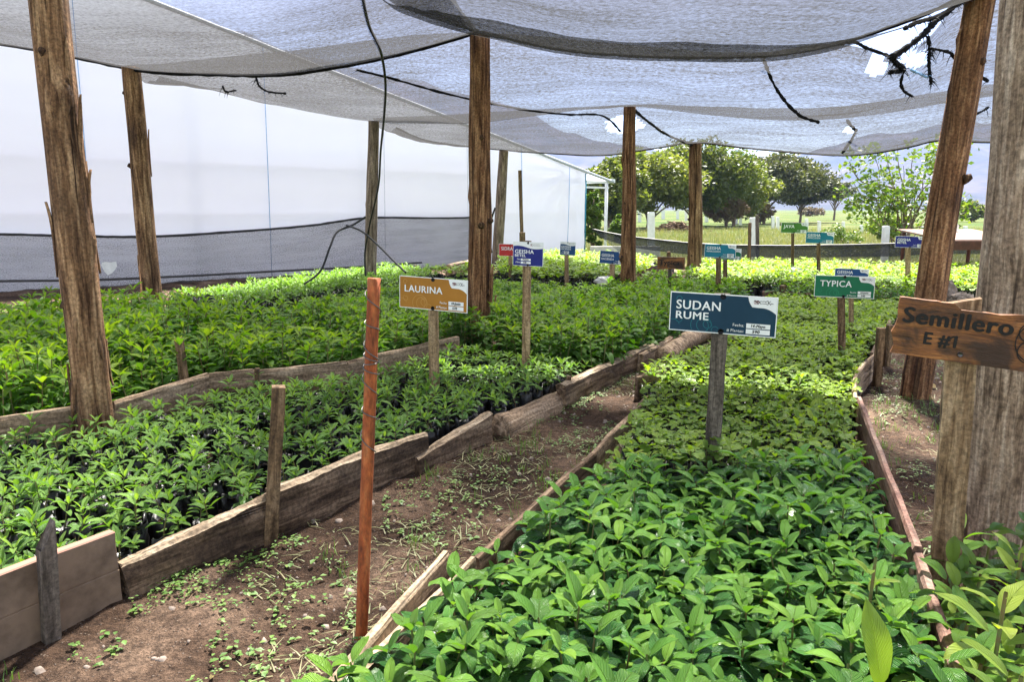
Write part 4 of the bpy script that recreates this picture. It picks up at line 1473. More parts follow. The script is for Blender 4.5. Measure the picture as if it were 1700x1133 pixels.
# black net skirt along the foot of the wall
def sheet(name, top, bot, mat, rows=14, n=90, wob=0.02, seed=0, parent=None, sag=None, loc=None):
    """top, bot: lists of 3-D points; the sheet hangs between them"""
    def res(P):
        P = smooth_path(P, 12)
        cum = [0]
        for a_, b_ in zip(P, P[1:]):
            cum.append(cum[-1] + (b_ - a_).length)
        out = []
        j = 0
        for i in range(n + 1):
            s = cum[-1] * i / n
            while j < len(P) - 2 and cum[j + 1] < s:
                j += 1
            f_ = (s - cum[j]) / max(1e-9, cum[j + 1] - cum[j])
            out.append(P[j].lerp(P[j + 1], min(1, max(0, f_))))
        return out, cum[-1]
    A, LA = res(top)
    B, LB = res(bot)
    wid = sum((a_ - b_).length for a_, b_ in zip(A, B)) / (n + 1)
    V, Q, UV = [], [], []
    for j in range(rows + 1):
        t = j / rows
        for i in range(n + 1):
            s = i / n
            p = A[i].lerp(B[i], t)
            if sag:
                p = p + Vector((0, 0, -sag * 4 * t * (1 - t) * (0.75 + 0.5 * nz(s * 4, seed, 0.3))))
            e = wob * (nz(s * LA * 1.1, t * wid * 1.3, seed) + 0.5 * nz(s * LA * 3.0, t * wid * 2.0, seed + 4)) * min(1, 6 * t * (1 - t) + 0.25)
            p = p + (Vector((0, 0, e)) if sag is not None else Vector((wn.x * e, wn.y * e, 0)))
            V.append(p)
            UV.append((s * LA, t * wid))
    for j in range(rows):
        for i in range(n):
            a_ = j * (n + 1) + i
            Q.append((a_, a_ + 1, a_ + n + 2, a_ + n + 1))
    o0 = Vector(V[0]) if loc is None else loc
    V = [v - o0 for v in V]
    if parent is not None:
        return link(name, npmesh(name, V, Q, [mat], uv=UV), parent), (V, Q, UV)
    return link(name, npmesh(name, V, Q, [mat], uv=UV), None, o0), (V, Q, UV)


def wp(u, v, off):
    return wall_x(u, v, off)[2]


topP = [wp(u, v, 0.16) for u, v in ((-150, 388), (0, 389), (130, 392), (250, 393), (400, 384), (520, 374), (605, 362), (700, 362), (780, 361), (815, 352))]
botP = [wp(u, v, 0.18) for u, v in ((-150, 492), (0, 491), (130, 491), (250, 492), (400, 485), (520, 472), (605, 460), (700, 450), (780, 440), (815, 434))]
sk, _ = sheet('net_skirt', topP, botP, M['net_skirt'], 12, 110, 0.05, 3)
prop(sk, 'dark grey shade net skirt tied along the foot of the white greenhouse wall', 'net')
base = sk.location
link('top_rope', mesh('top_rope', *tube([p - base + Vector((0, 0, 0.01 * nz(i, 3))) + wn * 0.02 for i, p in enumerate(smooth_path(topP, 8))], 0.022, 7, True, 0.5, 1.0, 60), M['cable'], True), sk)
hosP = [wp(u, v, 0.24) for u, v in ((-150, 470), (0, 467), (150, 465), (300, 459), (450, 451), (600, 443), (700, 436))]
h_ = link('water_hose', mesh('water_hose', *tube([p - hosP[0] for p in smooth_path(hosP, 8)], 0.02, 8), M['hose'], True), None, hosP[0])
prop(h_, 'long grey hose running level across the net skirt', 'hose')
# torn hole in the skirt with a flap of white plastic
pc = wp(181, 446, 0.26)
pts = [(-0.115, 0.06), (-0.10, 0.10), (-0.04, 0.115), (0.03, 0.10), (0.12, 0.115), (0.125, 0.03), (0.09, -0.03), (0.04, -0.08), (-0.03, -0.11), (-0.075, -0.05)]
V = []
for dy in (0, 0.006):
    V += [tuple(wdir * x + Vector((0, 0, z)) - wn * dy + wn * 0.02 * nz(x * 20, z * 20)) for x, z in pts]
k = len(pts)
Fc = [tuple(range(k)), tuple(range(2 * k - 1, k - 1, -1))] + [(i, i + k, (i + 1) % k + k, (i + 1) % k) for i in range(k)]
o = link('plastic_scrap', mesh('plastic_scrap', V, Fc, M['seed_bag_white']), None, pc)
prop(o, 'white torn plastic scrap showing on the net skirt between two posts', 'plastic scrap')
# end of the skirt hangs from the grey post
# thin pole and stub at the wall
p = atY(868, 420, 17.3)
stake_obj('thin_pole', 'thin crooked brown pole standing against the white greenhouse wall', Vector((p.x, 17.3, 0)), atY(863, 283, 17.3), 0.085, 0.08, 'stake_brown', 61, cat='pole', group=None)
p = atY(868, 420, 15.6)
stake_obj('post_stub', 'short sawn post stub just above the navy GEISHA BETEL sign', Vector((p.x, 15.6, 0)), atY(867, 386, 15.6), 0.125, 0.12, 'stake_brown', 62, cat='post', group=None)

# hanging cables
def cable(label, pts, r, mat='cable', name='hanging_cable'):
    P = smooth_path(pts, 8)
    o = link(name, mesh(name, *tube([p_ - P[0] for p_ in P], r, 7), M[mat], True), None, P[0])
    return prop(o, label, 'cable')


cable('black cable hanging in front of the slim grey post from the roof net', [atY(u, v, y) for u, v, y in ((598, -30, 5.2), (612, 40, 6.2), (632, 85, 7.0), (640, 140, 7.6), (637, 200, 8.3), (632, 250, 9.2), (628, 310, 10.2), (614, 372, 11.0), (606, 420, 11.3), (607, 462, 11.35))], 0.013)
cable('black hose looping down across the net skirt to the ground', [atY(u, v, y) for u, v, y in ((607, 360, 11.3), (585, 374, 11.2), (560, 385, 11.0), (548, 410, 10.8), (532, 450, 10.6), (505, 472, 10.4))], 0.016)
cable('black hose sloping right from the grey post to the leafy bed', [atY(u, v, y) for u, v, y in ((575, 374, 11.1), (600, 384, 10.9), (625, 405, 10.7), (650, 430, 10.5), (674, 453, 10.3))], 0.014)
cable('dark strap hanging beside the fluted post and the grey leaning post', [atY(u, v, y) for u, v, y in ((822, 345, 15.6), (812, 380, 15.7), (816, 420, 15.8))], 0.02)

# ------------------------------------------------------------------ shade nets overhead
GN = 'grey shade nets stretched over the posts'


def lin(a_, b_, t):
    return a_ + (b_ - a_) * t


eA_left = [atY(-330, 30, 9.2), atY(0, 74, 8.7), atY(120, 95, 8.4), atY(240, 118, 8.0), atY(360, 124, 7.8), atY(480, 123, 7.6), atY(640, 96, 7.25), atY(795, 53, 6.95)]
near_l = [Vector((-6.5, 0.2, 3.3)), Vector((-5, -0.3, 3.1)), Vector((-3.5, -0.5, 3.0)), Vector((-2.4, -0.6, 2.9)), Vector((-1.2, -0.6, 2.9))]
s1, _ = sheet('shade_net', eA_left, near_l, M['net_thinned_for_sun'], 40, 110, 0.045, 1, sag=0.05)
prop(s1, 'wide grey shade net hanging over the left side above the shaggy post', 'shade net', GN)
edge = [p - s1.location for p in smooth_path(eA_left, 8)]
link('hem_rope', mesh('hem_rope', *tube(edge, 0.017, 7, True, 0.6, 3.0, 90), M['cord'], True), s1)
eA_right = [atY(640, -60, 4.6), atY(640, -5, 5.1), atY(700, 25, 5.8), atY(780, 49, 6.75), atY(920, 80, 6.5), atY(1060, 93, 6.25), atY(1220, 95, 6.0), atY(1330, 85, 5.8), atY(1440, 58, 5.5), atY(1570, 8, 5.2), atY(1640, -40, 5.0)]
near_r = [Vector((-1.0, 3.4, 2.75)), Vector((-1.0, 3.0, 2.8)), Vector((-0.9, 2.0, 2.85)), Vector((-0.6, -0.5, 2.9)), Vector((0.5, -0.7, 2.85)), Vector((1.8, -0.7, 2.85)), Vector((3.2, -0.4, 2.9)), Vector((3.8, 1.0, 2.95)), Vector((3.8, 3.0, 3.0))]
s2, (v2, q2, uv2) = sheet('shade_net', eA_right, near_r, M['net_dense'], 34, 120, 0.04, 5, sag=0.10)
R2 = 4 * 121
link('folded_layer', npmesh('folded_layer', [tuple(Vector(p) + Vector((0, 0, -0.035 - 0.01 * nz(i * 0.05, 2)))) for i, p in enumerate(v2[:R2])], [q for q in q2 if max(q) < R2], [M['net_dense']], uv=uv2[:R2]), s2)
prop(s2, 'darkest shade net bellying low overhead at the top of the picture', 'shade net', GN)
edge = [p - s2.location for p in smooth_path(eA_right[3:], 8)]
link('hem_rope', mesh('hem_rope', *tube(edge, 0.013, 7, True, 0.6, 5.0, 90), M['cord'], True), s2)


def hole_sheet(o, holes):
    """cut ragged holes (centre pixel, radii in pixels) out of a net as seen where they really are in it"""
    me = o.data
    import bmesh
    bm = bmesh.new()
    bm.from_mesh(me)
    kill = []
    for f in bm.faces:
        c_ = f.calc_center_median() + o.location
        u, v = proj(c_)
        for hu, hv, ru, rv in holes:
            q = ((u - hu) / ru) ** 2 + ((v - hv) / rv) ** 2
            if q < 1 + 0.5 * nz(u * 0.06, v * 0.06, 3):
                kill.append(f)
                break
    bmesh.ops.delete(bm, geom=kill, context='FACES')
    bm.to_mesh(me)
    bm.free()


# middle nets, from the post row in front to the next one
e3n = [Vector(P2t) + Vector((-0.1, 0, 0.02)), Vector((-2.6, 7.75, 2.80)), Vector((-1.2, 7.3, 2.86)), Vector(P4t) + Vector((0, 0.1, 0.03)), atY(1000, 70, 6.7), atY(1160, 84, 6.5), atY(1270, 86, 6.35), atY(1400, 75, 6.25), atY(1480, 92, 6.2), atY(1540, 62, 6.1), atY(1600, 0, 6.0), atY(1720, -30, 6.0)]
e3f = [Vector(P2t) + Vector((0.1, 0.4, -0.02)), Vector(P3t) + Vector((-0.9, -1.6, 0.0)), Vector(P3t) + Vector((0, 0, 0.0)), Vector((-0.6, 10.9, 2.50)), Vector(P6t) + Vector((-0.5, 0.1, -0.01)), Vector(P6t), atY(1170, 190, 9.5), atY(1330, 200, 9.2), atY(1450, 190, 8.9), atY(1570, 172, 8.6), atY(1700, 150, 8.4)]
s3, _ = sheet('shade_net', e3n, e3f, M['net'], 44, 170, 0.05, 9, sag=0.16)
hole_sheet(s3, [(1456, 108, 17, 22), (1516, 98, 26, 14)])
prop(s3, 'bright middle shade net with torn holes on the right near the leaning post', 'shade net', GN)
e4n = [Vector(P3t) + Vector((0.0, -0.1, 0.03)), Vector((-0.6, 10.8, 2.62)), Vector(P6t) + Vector((0, 0.05, 0.03)), atY(1170, 176, 9.6), atY(1330, 180, 9.3), atY(1450, 170, 9.0), atY(1570, 150, 8.7), atY(1720, 130, 8.5)]
e4f = [Vector(P3t) + Vector((0.25, 0.7, -0.03)), atY(720, 236, 14.0), Vector(P5t) + Vector((0, 0, 0.01)), atY(900, 254, 16.2), atY(1000, 258, 14.8), atY(1090, 246, 13.6), Vector(P7t) + Vector((0, 0, 0.0)), atY(1250, 247, 12.2), atY(1400, 258, 11.7), atY(1500, 246, 11.3), atY(1560, 233, 11.0), atY(1640, 236, 10.6), atY(1740, 230, 10.2)]
s4, _ = sheet('shade_net', e4n, e4f, M['net'], 40, 150, 0.05, 13, sag=0.14)
hole_sheet(s4, [(1036, 207, 30, 16), (1410, 214, 9, 7)])
prop(s4, 'farthest shade net drooping over the grove with a blue hole by the dark reddish post', 'shade net', GN)
edge = [p - s4.location for p in smooth_path(e4f, 8)]
link('hem_rope', mesh('hem_rope', *tube(edge, 0.016, 6, True, 0.6, 7.0, 90), M['cord'], True), s4)

# ropes and torn cords
def torn(label, pts, r, seed, frays=30, name='torn_net_cord', mat='cord', fl=0.05):
    P = smooth_path(pts, 8)
    rr = random.Random(seed)
    parts = [tube([p_ - P[0] for p_ in P], [r * (0.7 + 0.6 * abs(nz(i * 0.4, seed)) + 0.5 * rr.random()) for i in range(len(P))], 7, True, 0.5, seed, 40)]
    for k_ in range(frays):
        p_ = P[rr.randrange(len(P))] - P[0]
        d_ = Vector((rr.gauss(0, 1), rr.gauss(0, 0.6), rr.gauss(-0.9, 0.7))) * fl * rr.random()
        parts.append(tube([p_, p_ + d_ * 0.5 + Vector((0, 0, 0.01)), p_ + d_], [0.004, 0.003, 0.001], 4, False))
    o = link(name, mesh(name, *join(*parts), M[mat], True), None, P[0])
    return prop(o, label, 'cord', 'black cords and torn strips of the nets')


def pxp(L, y):
    return [atY(u, v, y + 0.15 * (i / max(1, len(L) - 1))) for i, (u, v) in enumerate(L)]


torn('thick black frayed strip running up to the leaning post at top right', pxp([(1480, 95), (1510, 75), (1535, 55), (1550, 38), (1575, 18), (1600, -5)], 5.9), 0.022, 1, 160)
torn('black frayed strip jutting left above the white gap in the torn net', pxp([(1502, 47), (1525, 36), (1550, 30), (1570, 20)], 5.92), 0.016, 2, 30)
torn('black knotted end of torn net hanging down beside the two holes', pxp([(1541, 60), (1543, 85), (1542, 105), (1546, 140)], 5.94), 0.012, 3, 110)
torn('black hem strip running along the torn net right of the belly', pxp([(1225, 94), (1280, 88), (1340, 78), (1400, 72), (1420, 70), (1440, 80), (1478, 93)], 6.1), 0.012, 4, 30)
torn('black knot of net between the two bright holes', pxp([(1478, 92), (1488, 105), (1500, 115), (1475, 120)], 5.98), 0.019, 5, 140)
torn('black hanging loop below the net knot on the right', pxp([(1502, 115), (1496, 135), (1500, 150), (1515, 160)], 6.0), 0.010, 6, 16)
torn('black cord running from the frayed strip to the leaning post', pxp([(1545, 80), (1560, 83), (1578, 88), (1590, 100), (1640, 135)], 5.95), 0.011, 7, 25)
torn('long black cord curving down across the middle net', pxp([(1266, 88), (1272, 110), (1285, 140), (1305, 170), (1330, 193), (1360, 203)], 6.9), 0.013, 8, 20)
torn('short black cord crossing the low edge of the farthest net', pxp([(1420, 220), (1412, 235), (1398, 255)], 11.0), 0.018, 9, 10)
torn('dark scrap tied in the farthest net above the TYPICA sign', pxp([(1407, 200), (1412, 208), (1422, 217)], 10.6), 0.022, 10, 14)
torn('black rope seam running diagonally from the big net hem to the fluted post', [Vector(p_) for p_ in (atY(592, 116, 8.2), atY(650, 130, 8.4), atY(720, 150, 8.7), atY(785, 166, 8.9))], 0.012, 11, 12)
torn('black rope seam between the fluted post and the dark reddish post', [Vector(p_) for p_ in (atY(806, 170, 9.0), atY(870, 182, 9.3), atY(940, 190, 9.5), atY(1000, 192, 9.7), atY(1030, 218, 9.9))], 0.012, 12, 12)
torn('black rope stretching right from the top of the dark reddish post', [Vector(p_) for p_ in (atY(1052, 182, 9.85), atY(1080, 205, 10.6), atY(1110, 225, 11.6), atY(1148, 240, 12.7))], 0.018, 13, 30)
torn('black torn flap dangling from the left net edge', pxp([(425, 128), (430, 142), (445, 152), (475, 155)], 8.4), 0.010, 14, 30)
torn('black tattered end at the net edge near the knotty post', pxp([(370, 143), (375, 152), (392, 150)], 8.6), 0.009, 15, 20)
torn('short black cord right of the leaning post', pxp([(1610, 193), (1630, 185), (1640, 178)], 7.0), 0.012, 16, 8)
torn('blue and yellow plastic twine tied below the torn holes', pxp([(1512, 115), (1525, 122), (1540, 128)], 5.93), 0.008, 17, 6, mat='blue_cord')

# ------------------------------------------------------------------ net fence at the back
fp_t = [atY(983, 381, 17.6), atY(1045, 393, 17.2), atY(1160, 405, 16.6), atY(1250, 408, 16.2), atY(1340, 408, 15.8), atY(1480, 405, 15.4), atY(1560, 398, 15.2), atY(1700, 398, 15.0)]
fp_b = [atY(1035, 425, 17.4), atY(1075, 445, 17.1), atY(1160, 458, 16.6), atY(1250, 460, 16.2), atY(1340, 462, 15.8), atY(1480, 462, 15.4), atY(1560, 464, 15.2), atY(1700, 466, 15.0)]
fp_m = [a_.lerp(b_, 0.36) + Vector((0, -0.03, 0)) for a_, b_ in zip(fp_t, fp_b)]
fn, _ = sheet('net_fence', fp_t, fp_b, M['net_fence'], 8, 90, 0.02, 21)
prop(fn, 'low dark see through net fence sagging between white posts and the field', 'fence')
base = fn.location
sheet('folded_band', [p + Vector((0, -0.03, 0.005)) for p in fp_t], fp_m, M['net_band'], 5, 90, 0.02, 23, parent=fn, loc=Vector(base))
link('top_rope', mesh('top_rope', *tube([p - base for p in smooth_path(fp_t, 8)], 0.02, 6, True, 0.4, 2.0, 50), M['cable'], True), fn)

# ------------------------------------------------------------------ white field posts
def field_post(u, vt, vb, wpx, label, lean=0, broken=0):
    d_ = ray(u, vb)
    Y = at(u, max(vb, 362), -0.03).y
    base = atY(u, vb, Y)
    base.z = -0.03
    top = atY(u + lean, vt, Y)
    h = top.z + 0.03
    w_ = max(0.09, wpx * Y / F)
    V, Fc = box(-w_ / 2, w_ / 2, -w_ / 2, w_ / 2, -0.2, h * 0.975)
    tp = [(-w_ * 0.42, -w_ * 0.42, h), (w_ * 0.42, -w_ * 0.42, h), (w_ * 0.42, w_ * 0.42, h), (-w_ * 0.42, w_ * 0.42, h)]
    V = V + tp
    Fc = [f for f in Fc if f != (4, 5, 6, 7)] + [(4, 5, 9, 8), (5, 6, 10, 9), (6, 7, 11, 10), (7, 4, 8, 11), (8, 9, 10, 11)]
    sh = (top.x - base.x) / max(0.1, h)
    V = [(x + sh * z, y, z) for x, y, z in V]
    o = link('white_post', mesh('white_post', V, Fc, M['white_paint']), None, base)
    return prop(o, label, 'post', 'white painted posts across the grass field')


for u, vt, vb, wpx, lab, ln in ((1081, 352, 426, 10.5, 'thick white post behind the fence net left of the brush heap', 0), (1062, 341, 369, 5, 'thin white post in the grass left of the thick white post', 0),
                                (1101, 342, 364, 5, 'white post at the back of the brush heap', 0), (1125, 338, 364, 4, 'narrow white post under the trees behind the brush heap', 0), (1139, 343, 367, 4, 'white post right next to the split brown post', 0),
                                (1173, 346, 369, 5, 'white post just right of the split brown post', 0), (1222, 354, 372, 4, 'left one of a white post pair below the dark trees', 1), (1229, 353, 374, 4, 'right leaning one of a white post pair below the dark trees', 1),
                                (1251, 361, 441, 10, 'thick chipped white post paired with a dark stake behind the fence', 0), (1283, 359, 381, 4.5, 'left post of the white pair left of the JAVA sign', 0), (1291, 360, 381, 4.5, 'right post of the white pair left of the JAVA sign', 0),
                                (1339, 363, 384, 4.5, 'white post peeping above the JAVA sign', 0), (1360, 367, 390, 4.5, 'white post behind the teal sign beside JAVA', 0), (1400, 368, 386, 4, 'white post in the grass among dry shrubs', 0),
                                (1430, 374, 388, 4, 'small white post left of the young tree stems', 0), (1467, 375, 452, 9, 'bent white post in front of the young tree', 4), (1533, 376, 396, 5, 'white post above the dark blue GEISHA BETEL sign', 0), (1505, 382, 398, 4, 'white post between the young tree stems', 0), (1603, 376, 390, 5, 'white post over the rusty roof', 0)):
    field_post(u, vt, vb, wpx, lab, ln)
p = atY(1244, 441, 15.9)
stake_obj('wooden_stake', 'dark brown stake standing against the chipped white post', Vector((p.x, 15.9, 0)), atY(1245, 370, 15.9), 0.07, 0.05, 'stake_brown', 71)
p = atY(1258, 441, 16.9)
stake_obj('wooden_stake', 'grey stake just behind the chipped white post', Vector((p.x, 16.9, 0)), atY(1257, 358, 16.9), 0.08, 0.06, 'stake_grey', 72)

# ------------------------------------------------------------------ trees
def leafcloud(pts, size, ry=0.6, tint=None, aspect=0.5, up=0.3):
    """one small folded leaf face per point"""
    n = len(pts)
    pts = np.asarray(pts)
    a = nr.normal(size=(n, 3))
    a[:, 2] *= ry
    a /= np.linalg.norm(a, axis=1, keepdims=True)
    b = np.cross(a, nr.normal(size=(n, 3)) + np.array([0, 0, up]))
    b /= np.linalg.norm(b, axis=1, keepdims=True) + 1e-9
    s = size * (0.6 + 0.8 * nr.random((n, 1)))
    c0 = pts
    V = np.stack([c0 - a * s * 0.5, c0 + b * s * aspect * 0.5, c0 + a * s * 0.5, c0 - b * s * aspect * 0.5], 1).reshape(-1, 3)
    Q = np.arange(4 * n).reshape(n, 4)
    uv = np.tile(np.array([[0.5, 0], [1, 0.5], [0.5, 1], [0, 0.5]]), (n, 1))
    if tint is None:
        tint = np.stack([nr.random(n), (nr.random(n) ** 4) * 0.8], 1)
    return V, Q, uv, np.repeat(tint, 4, axis=0)


def tree(name, label, base, stems, tips, mat, leaf, per, spread, bark='bark_grey', group='trees in the field beyond the nursery', trunk_r=0.12, flat=1.0, cat='tree', droop=0.0, aspect=0.5):
    """stems: list of polylines (offset points) for trunk and limbs; tips: leaf clump centres"""
    base = Vector(base)
    root = empty(name, base)
    prop(root, label, cat, group)
    parts = []
    for k_, P in enumerate(stems):
        P = smooth_path(P, 5)
        n_ = len(P)
        r0 = trunk_r * (1.0 if k_ == 0 else 0.55)
        parts.append(tube(P, [r0 * (1 - 0.75 * i / (n_ - 1)) for i in range(n_)], 7, True, 0.2, k_))
    link('trunk', mesh('trunk', *join(*parts), M[bark], True), root)
    C, T = [], []
    for (cx_, cy_, cz_, r) in tips:
        m_ = int(per * (r / spread) ** 2)
        q = nr.normal(size=(m_, 3))
        q /= np.linalg.norm(q, axis=1, keepdims=True)
        q *= r * (0.35 + 0.65 * nr.random((m_, 1)) ** 0.6)
        q[:, 2] *= flat
        q += nr.normal(size=(m_, 3)) * r * 0.12
        base_t = nr.random() * 0.55
        C.append(q + np.array([cx_, cy_, cz_]))
        T.append(np.stack([np.clip(base_t + 0.5 * nr.random(m_), 0, 1), (nr.random(m_) ** 4) * 0.7], 1))
    V, Q, uv, ti = leafcloud(np.concatenate(C), leaf, tint=np.concatenate(T), aspect=aspect)
    link('crown', npmesh('crown', V, Q, [M[mat]], uv, ti, False), root)
    return root


def auto_tree(name, label, u, vb, vtop, wpx, Y, mat, leaf=0.3, per=260, nclump=34, bark='bark_grey', seed=0, trunk_frac=0.32, flat=0.75, trunk_r=0.14, lean=0.0, **kw):
    rr = random.Random(seed)
    base = atY(u, vb, Y)
    base.z = -0.03
    H = atY(u, vtop, Y).z + 0.03
    W = wpx * Y / F
    z0 = H * trunk_frac
    tips = []
    for _ in range(int(nclump * 1.9)):
        while True:
            x, y, z = rr.uniform(-1, 1), rr.uniform(-1, 1), rr.uniform(-1, 1)
            if x * x + y * y + z * z < 1:
                break
        zz = z0 + (H - z0) * (0.5 + 0.5 * z * 0.86)
        r = rr.uniform(0.06, 0.16) * W * (1.0 - 0.2 * abs(z))
        tips.append((x * W * 0.46 + lean * (zz - z0), y * W * 0.35, zz, r))
    stems = [[Vector((0, 0, -0.2)), Vector((0.05, 0, z0 * 0.6)), Vector((0.0 + lean * 0.4, 0.05, z0 * 1.2)), Vector((lean, 0, H * 0.75))]]
    for t_ in rr.sample(tips, min(9, len(tips))):
        s_ = z0 * rr.uniform(0.35, 0.95)
        stems.append([Vector((0.02, 0, s_)), Vector((t_[0] * 0.45, t_[1] * 0.45, s_ + (t_[2] - s_) * 0.55)), Vector((t_[0], t_[1], t_[2]))])
    return tree(name, label, base, stems, tips, mat, leaf * 0.9, per * 0.85, 0.13 * W, bark, trunk_r=trunk_r, flat=flat, **kw)


auto_tree('field_tree', 'airy olive green tree just right of the greenhouse corner', 1075, 376, 246, 175, 50, 'leaf_tree', 0.32, 300, 60, seed=1, trunk_frac=0.20)
auto_tree('field_tree', 'broad olive green tree behind the split brown post', 1150, 374, 238, 215, 56, 'leaf_tree', 0.34, 300, 72, seed=2, trunk_frac=0.22)
auto_tree('field_tree', 'thick olive crown filling the gap below the bright feathery crown', 1205, 370, 268, 170, 62, 'leaf_tree', 0.34, 300, 60, seed=21, trunk_frac=0.16)
auto_tree('palm_tree', 'bright green feathery crown rising over the olive trees', 1218, 366, 247, 66, 60, 'leaf_palm', 0.6, 150, 26, seed=3, trunk_frac=0.45, flat=0.9, aspect=0.25)
auto_tree('acacia_tree', 'dark dense wide tree right of the bright feathery crown', 1268, 368, 253, 170, 70, 'leaf_acacia', 0.36, 330, 76, 'bark_grey', seed=4, trunk_frac=0.26, flat=0.6, lean=0.3)
auto_tree('acacia_tree', 'lower flat topped tree at the right end of the grove', 1328, 366, 279, 125, 78, 'leaf_acacia', 0.36, 280, 56, 'bark_grey', seed=5, trunk_frac=0.28, flat=0.55)
auto_tree('field_bush', 'reddish brown bush under the olive trees', 1205, 372, 322, 70, 58, 'leaf_red', 0.24, 200, 22, seed=6, trunk_frac=0.12, trunk_r=0.06, cat='bush', group='bushes in the field')
auto_tree('field_bush', 'small dry reddish bush beneath the dark trees', 1262, 368, 332, 48, 66, 'leaf_red', 0.22, 160, 16, seed=7, trunk_frac=0.1, trunk_r=0.05, cat='bush', group='bushes in the field')
auto_tree('field_tree', 'olive crown low behind the greenhouse eave post', 1010, 380, 262, 130, 46, 'leaf_tree', 0.30, 280, 50, seed=8, trunk_frac=0.12)
auto_tree('field_bush', 'leafy green and yellow shrub growing under the greenhouse eave', 984, 418, 300, 48, 22.5, 'leaf_young', 0.12, 320, 36, seed=9, trunk_frac=0.03, trunk_r=0.04, cat='bush', group='bushes in the field')
auto_tree('field_bush', 'bright green bush left of the thick white field post', 1030, 408, 350, 40, 27, 'leaf_young', 0.15, 240, 20, seed=10, trunk_frac=0.02, trunk_r=0.03, cat='bush', group='bushes in the field')
auto_tree('field_tree', 'small pale tree far off right of the flat topped tree', 1385, 352, 298, 62, 95, 'leaf_acacia', 0.40, 130, 20, seed=11, trunk_frac=0.4, flat=0.5)
auto_tree('field_tree', 'pale bluish tree far off between the two posts at right', 1612, 362, 335, 60, 80, 'leaf_tree', 0.40, 200, 20, seed=12, trunk_frac=0.1)
auto_tree('field_bush', 'green shrub beneath the young tree stems', 1478, 402, 345, 70, 30, 'leaf_young', 0.13, 260, 24, seed=13, trunk_frac=0.05, trunk_r=0.03, cat='bush', group='bushes in the field')
auto_tree('field_bush', 'dry yellowish shrub left of the young tree', 1400, 412, 372, 70, 26, 'leaf_young', 0.09, 110, 18, seed=14, trunk_frac=0.02, trunk_r=0.02, cat='bush', group='bushes in the field')
auto_tree('field_bush', 'dark low bush behind the fence net near the young tree', 1410, 448, 412, 150, 18, 'leaf_tree', 0.08, 200, 34, seed=15, trunk_frac=0.02, trunk_r=0.02, cat='bush', group='bushes in the field')
auto_tree('field_bush', 'distant low bushes at the far edge of the field', 1350, 352, 343, 50, 150, 'leaf_red', 0.5, 120, 12, seed=16, trunk_frac=0.02, trunk_r=0.05, cat='bush', group='bushes in the field')

# young broad leaved tree on the right: several thin stems, open crown
rr = random.Random(5)
Yt = 19.0
base = atY(1492, 430, Yt)
base.z = -0.03
tops = [(1410, 268), (1395, 318), (1450, 255), (1480, 300), (1520, 245), (1545, 262), (1500, 330), (1590, 290), (1605, 250), (1610, 320), (1440, 330), (1425, 345), (1560, 240), (1470, 250), (1575, 335), (1415, 300), (1455, 290), (1500, 275), (1535, 300), (1465, 355), (1612, 345), (1490, 240)]
stems, tips = [], []
for k_, (u, v) in enumerate(tops):
    t_ = atY(u, v, Yt + rr.uniform(-0.9, 0.9)) - base
    z0 = rr.uniform(0.0, 0.9)
    sx = rr.choice((-0.35, 0.05, 0.30)) * 1.0
    stems.append([Vector((sx * 0.3, 0, -0.1 if k_ < 4 else z0)), Vector((sx + t_.x * 0.25, t_.y * 0.4, z0 + t_.z * 0.4)), Vector((t_.x * 0.75, t_.y * 0.8, t_.z * 0.80)), Vector(t_)])
    for q in range(5):
        f_ = rr.uniform(0.55, 1.02)
        tips.append((t_.x * f_ + rr.gauss(0, 0.16) + sx * (1 - f_), t_.y * f_ + rr.gauss(0, 0.15), z0 + (t_.z - z0) * f_ + rr.gauss(0, 0.14), rr.uniform(0.15, 0.32)))
tree('young_tree', 'young open crowned tree with several thin stems and broad leaves at right', base, stems, tips, 'leaf_young', 0.125, 26, 0.25, 'bark_grey', trunk_r=0.035, aspect=0.62)

# brush heap
rr = random.Random(3)
pb_ = atY(1121, 378, 45)
pb_.z = 0
parts = []
for k_ in range(150):
    x, y = rr.gauss(0, 0.75), rr.gauss(0, 0.5)
    z = max(0.02, (0.62 - 0.32 * (x * x + y * y)) * rr.random())
    a_ = rr.random() * PI
    l_ = rr.uniform(0.3, 0.9)
    d_ = Vector((math.cos(a_), math.sin(a_), rr.gauss(0, 0.15))) * l_
    parts.append(tube([Vector((x, y, z)) - d_ * 0.5, Vector((x, y, z + 0.02)), Vector((x, y, z)) + d_ * 0.5], [0.045, 0.04, 0.03], 5))
o = link('brush_heap', mesh('brush_heap', *join(*parts), M['stake_brown']), None, pb_)
prop(o, 'heap of cut reddish branches lying in the grass field', 'brush heap')

# rusty roof shelter right
rp = atY(1606, 400, 13.0)
sh = empty('low_shelter', (rp.x, 13.0, 0), 0.1)
prop(sh, 'low shelter with a pale pink sheet roof and a rusty front beam', 'shelter')
V, Fc = box(-0.32, 1.2, 0.06, 1.5, 0, 0.03)
link('roof', mesh('roof', [(x, y, z + rp.z - 0.02 + y * 0.10) for x, y, z in V], Fc, M['roof_sheet']), sh)
V, Fc = box(-0.3, 1.2, 0.0, 0.055, rp.z - 0.16, rp.z + 0.0)
link('beam', mesh('beam', V, Fc, M['rust_beam']), sh)
for x in (-0.25, 1.1):
    link('leg', mesh('leg', *tube([(x, 0.1, 0), (x, 0.1, rp.z)], 0.035, 8), M['rust_beam']), sh)
    link('leg', mesh('leg', *tube([(x, 1.4, 0), (x, 1.4, rp.z + 0.10)], 0.035, 8), M['rust_beam']), sh)
pw = atY(1582, 375, 14.2)
V, Fc = [], []
pl = [(-0.12, -0.11), (0.10, -0.10), (0.12, 0.0), (0.0, 0.13), (-0.10, 0.11)]
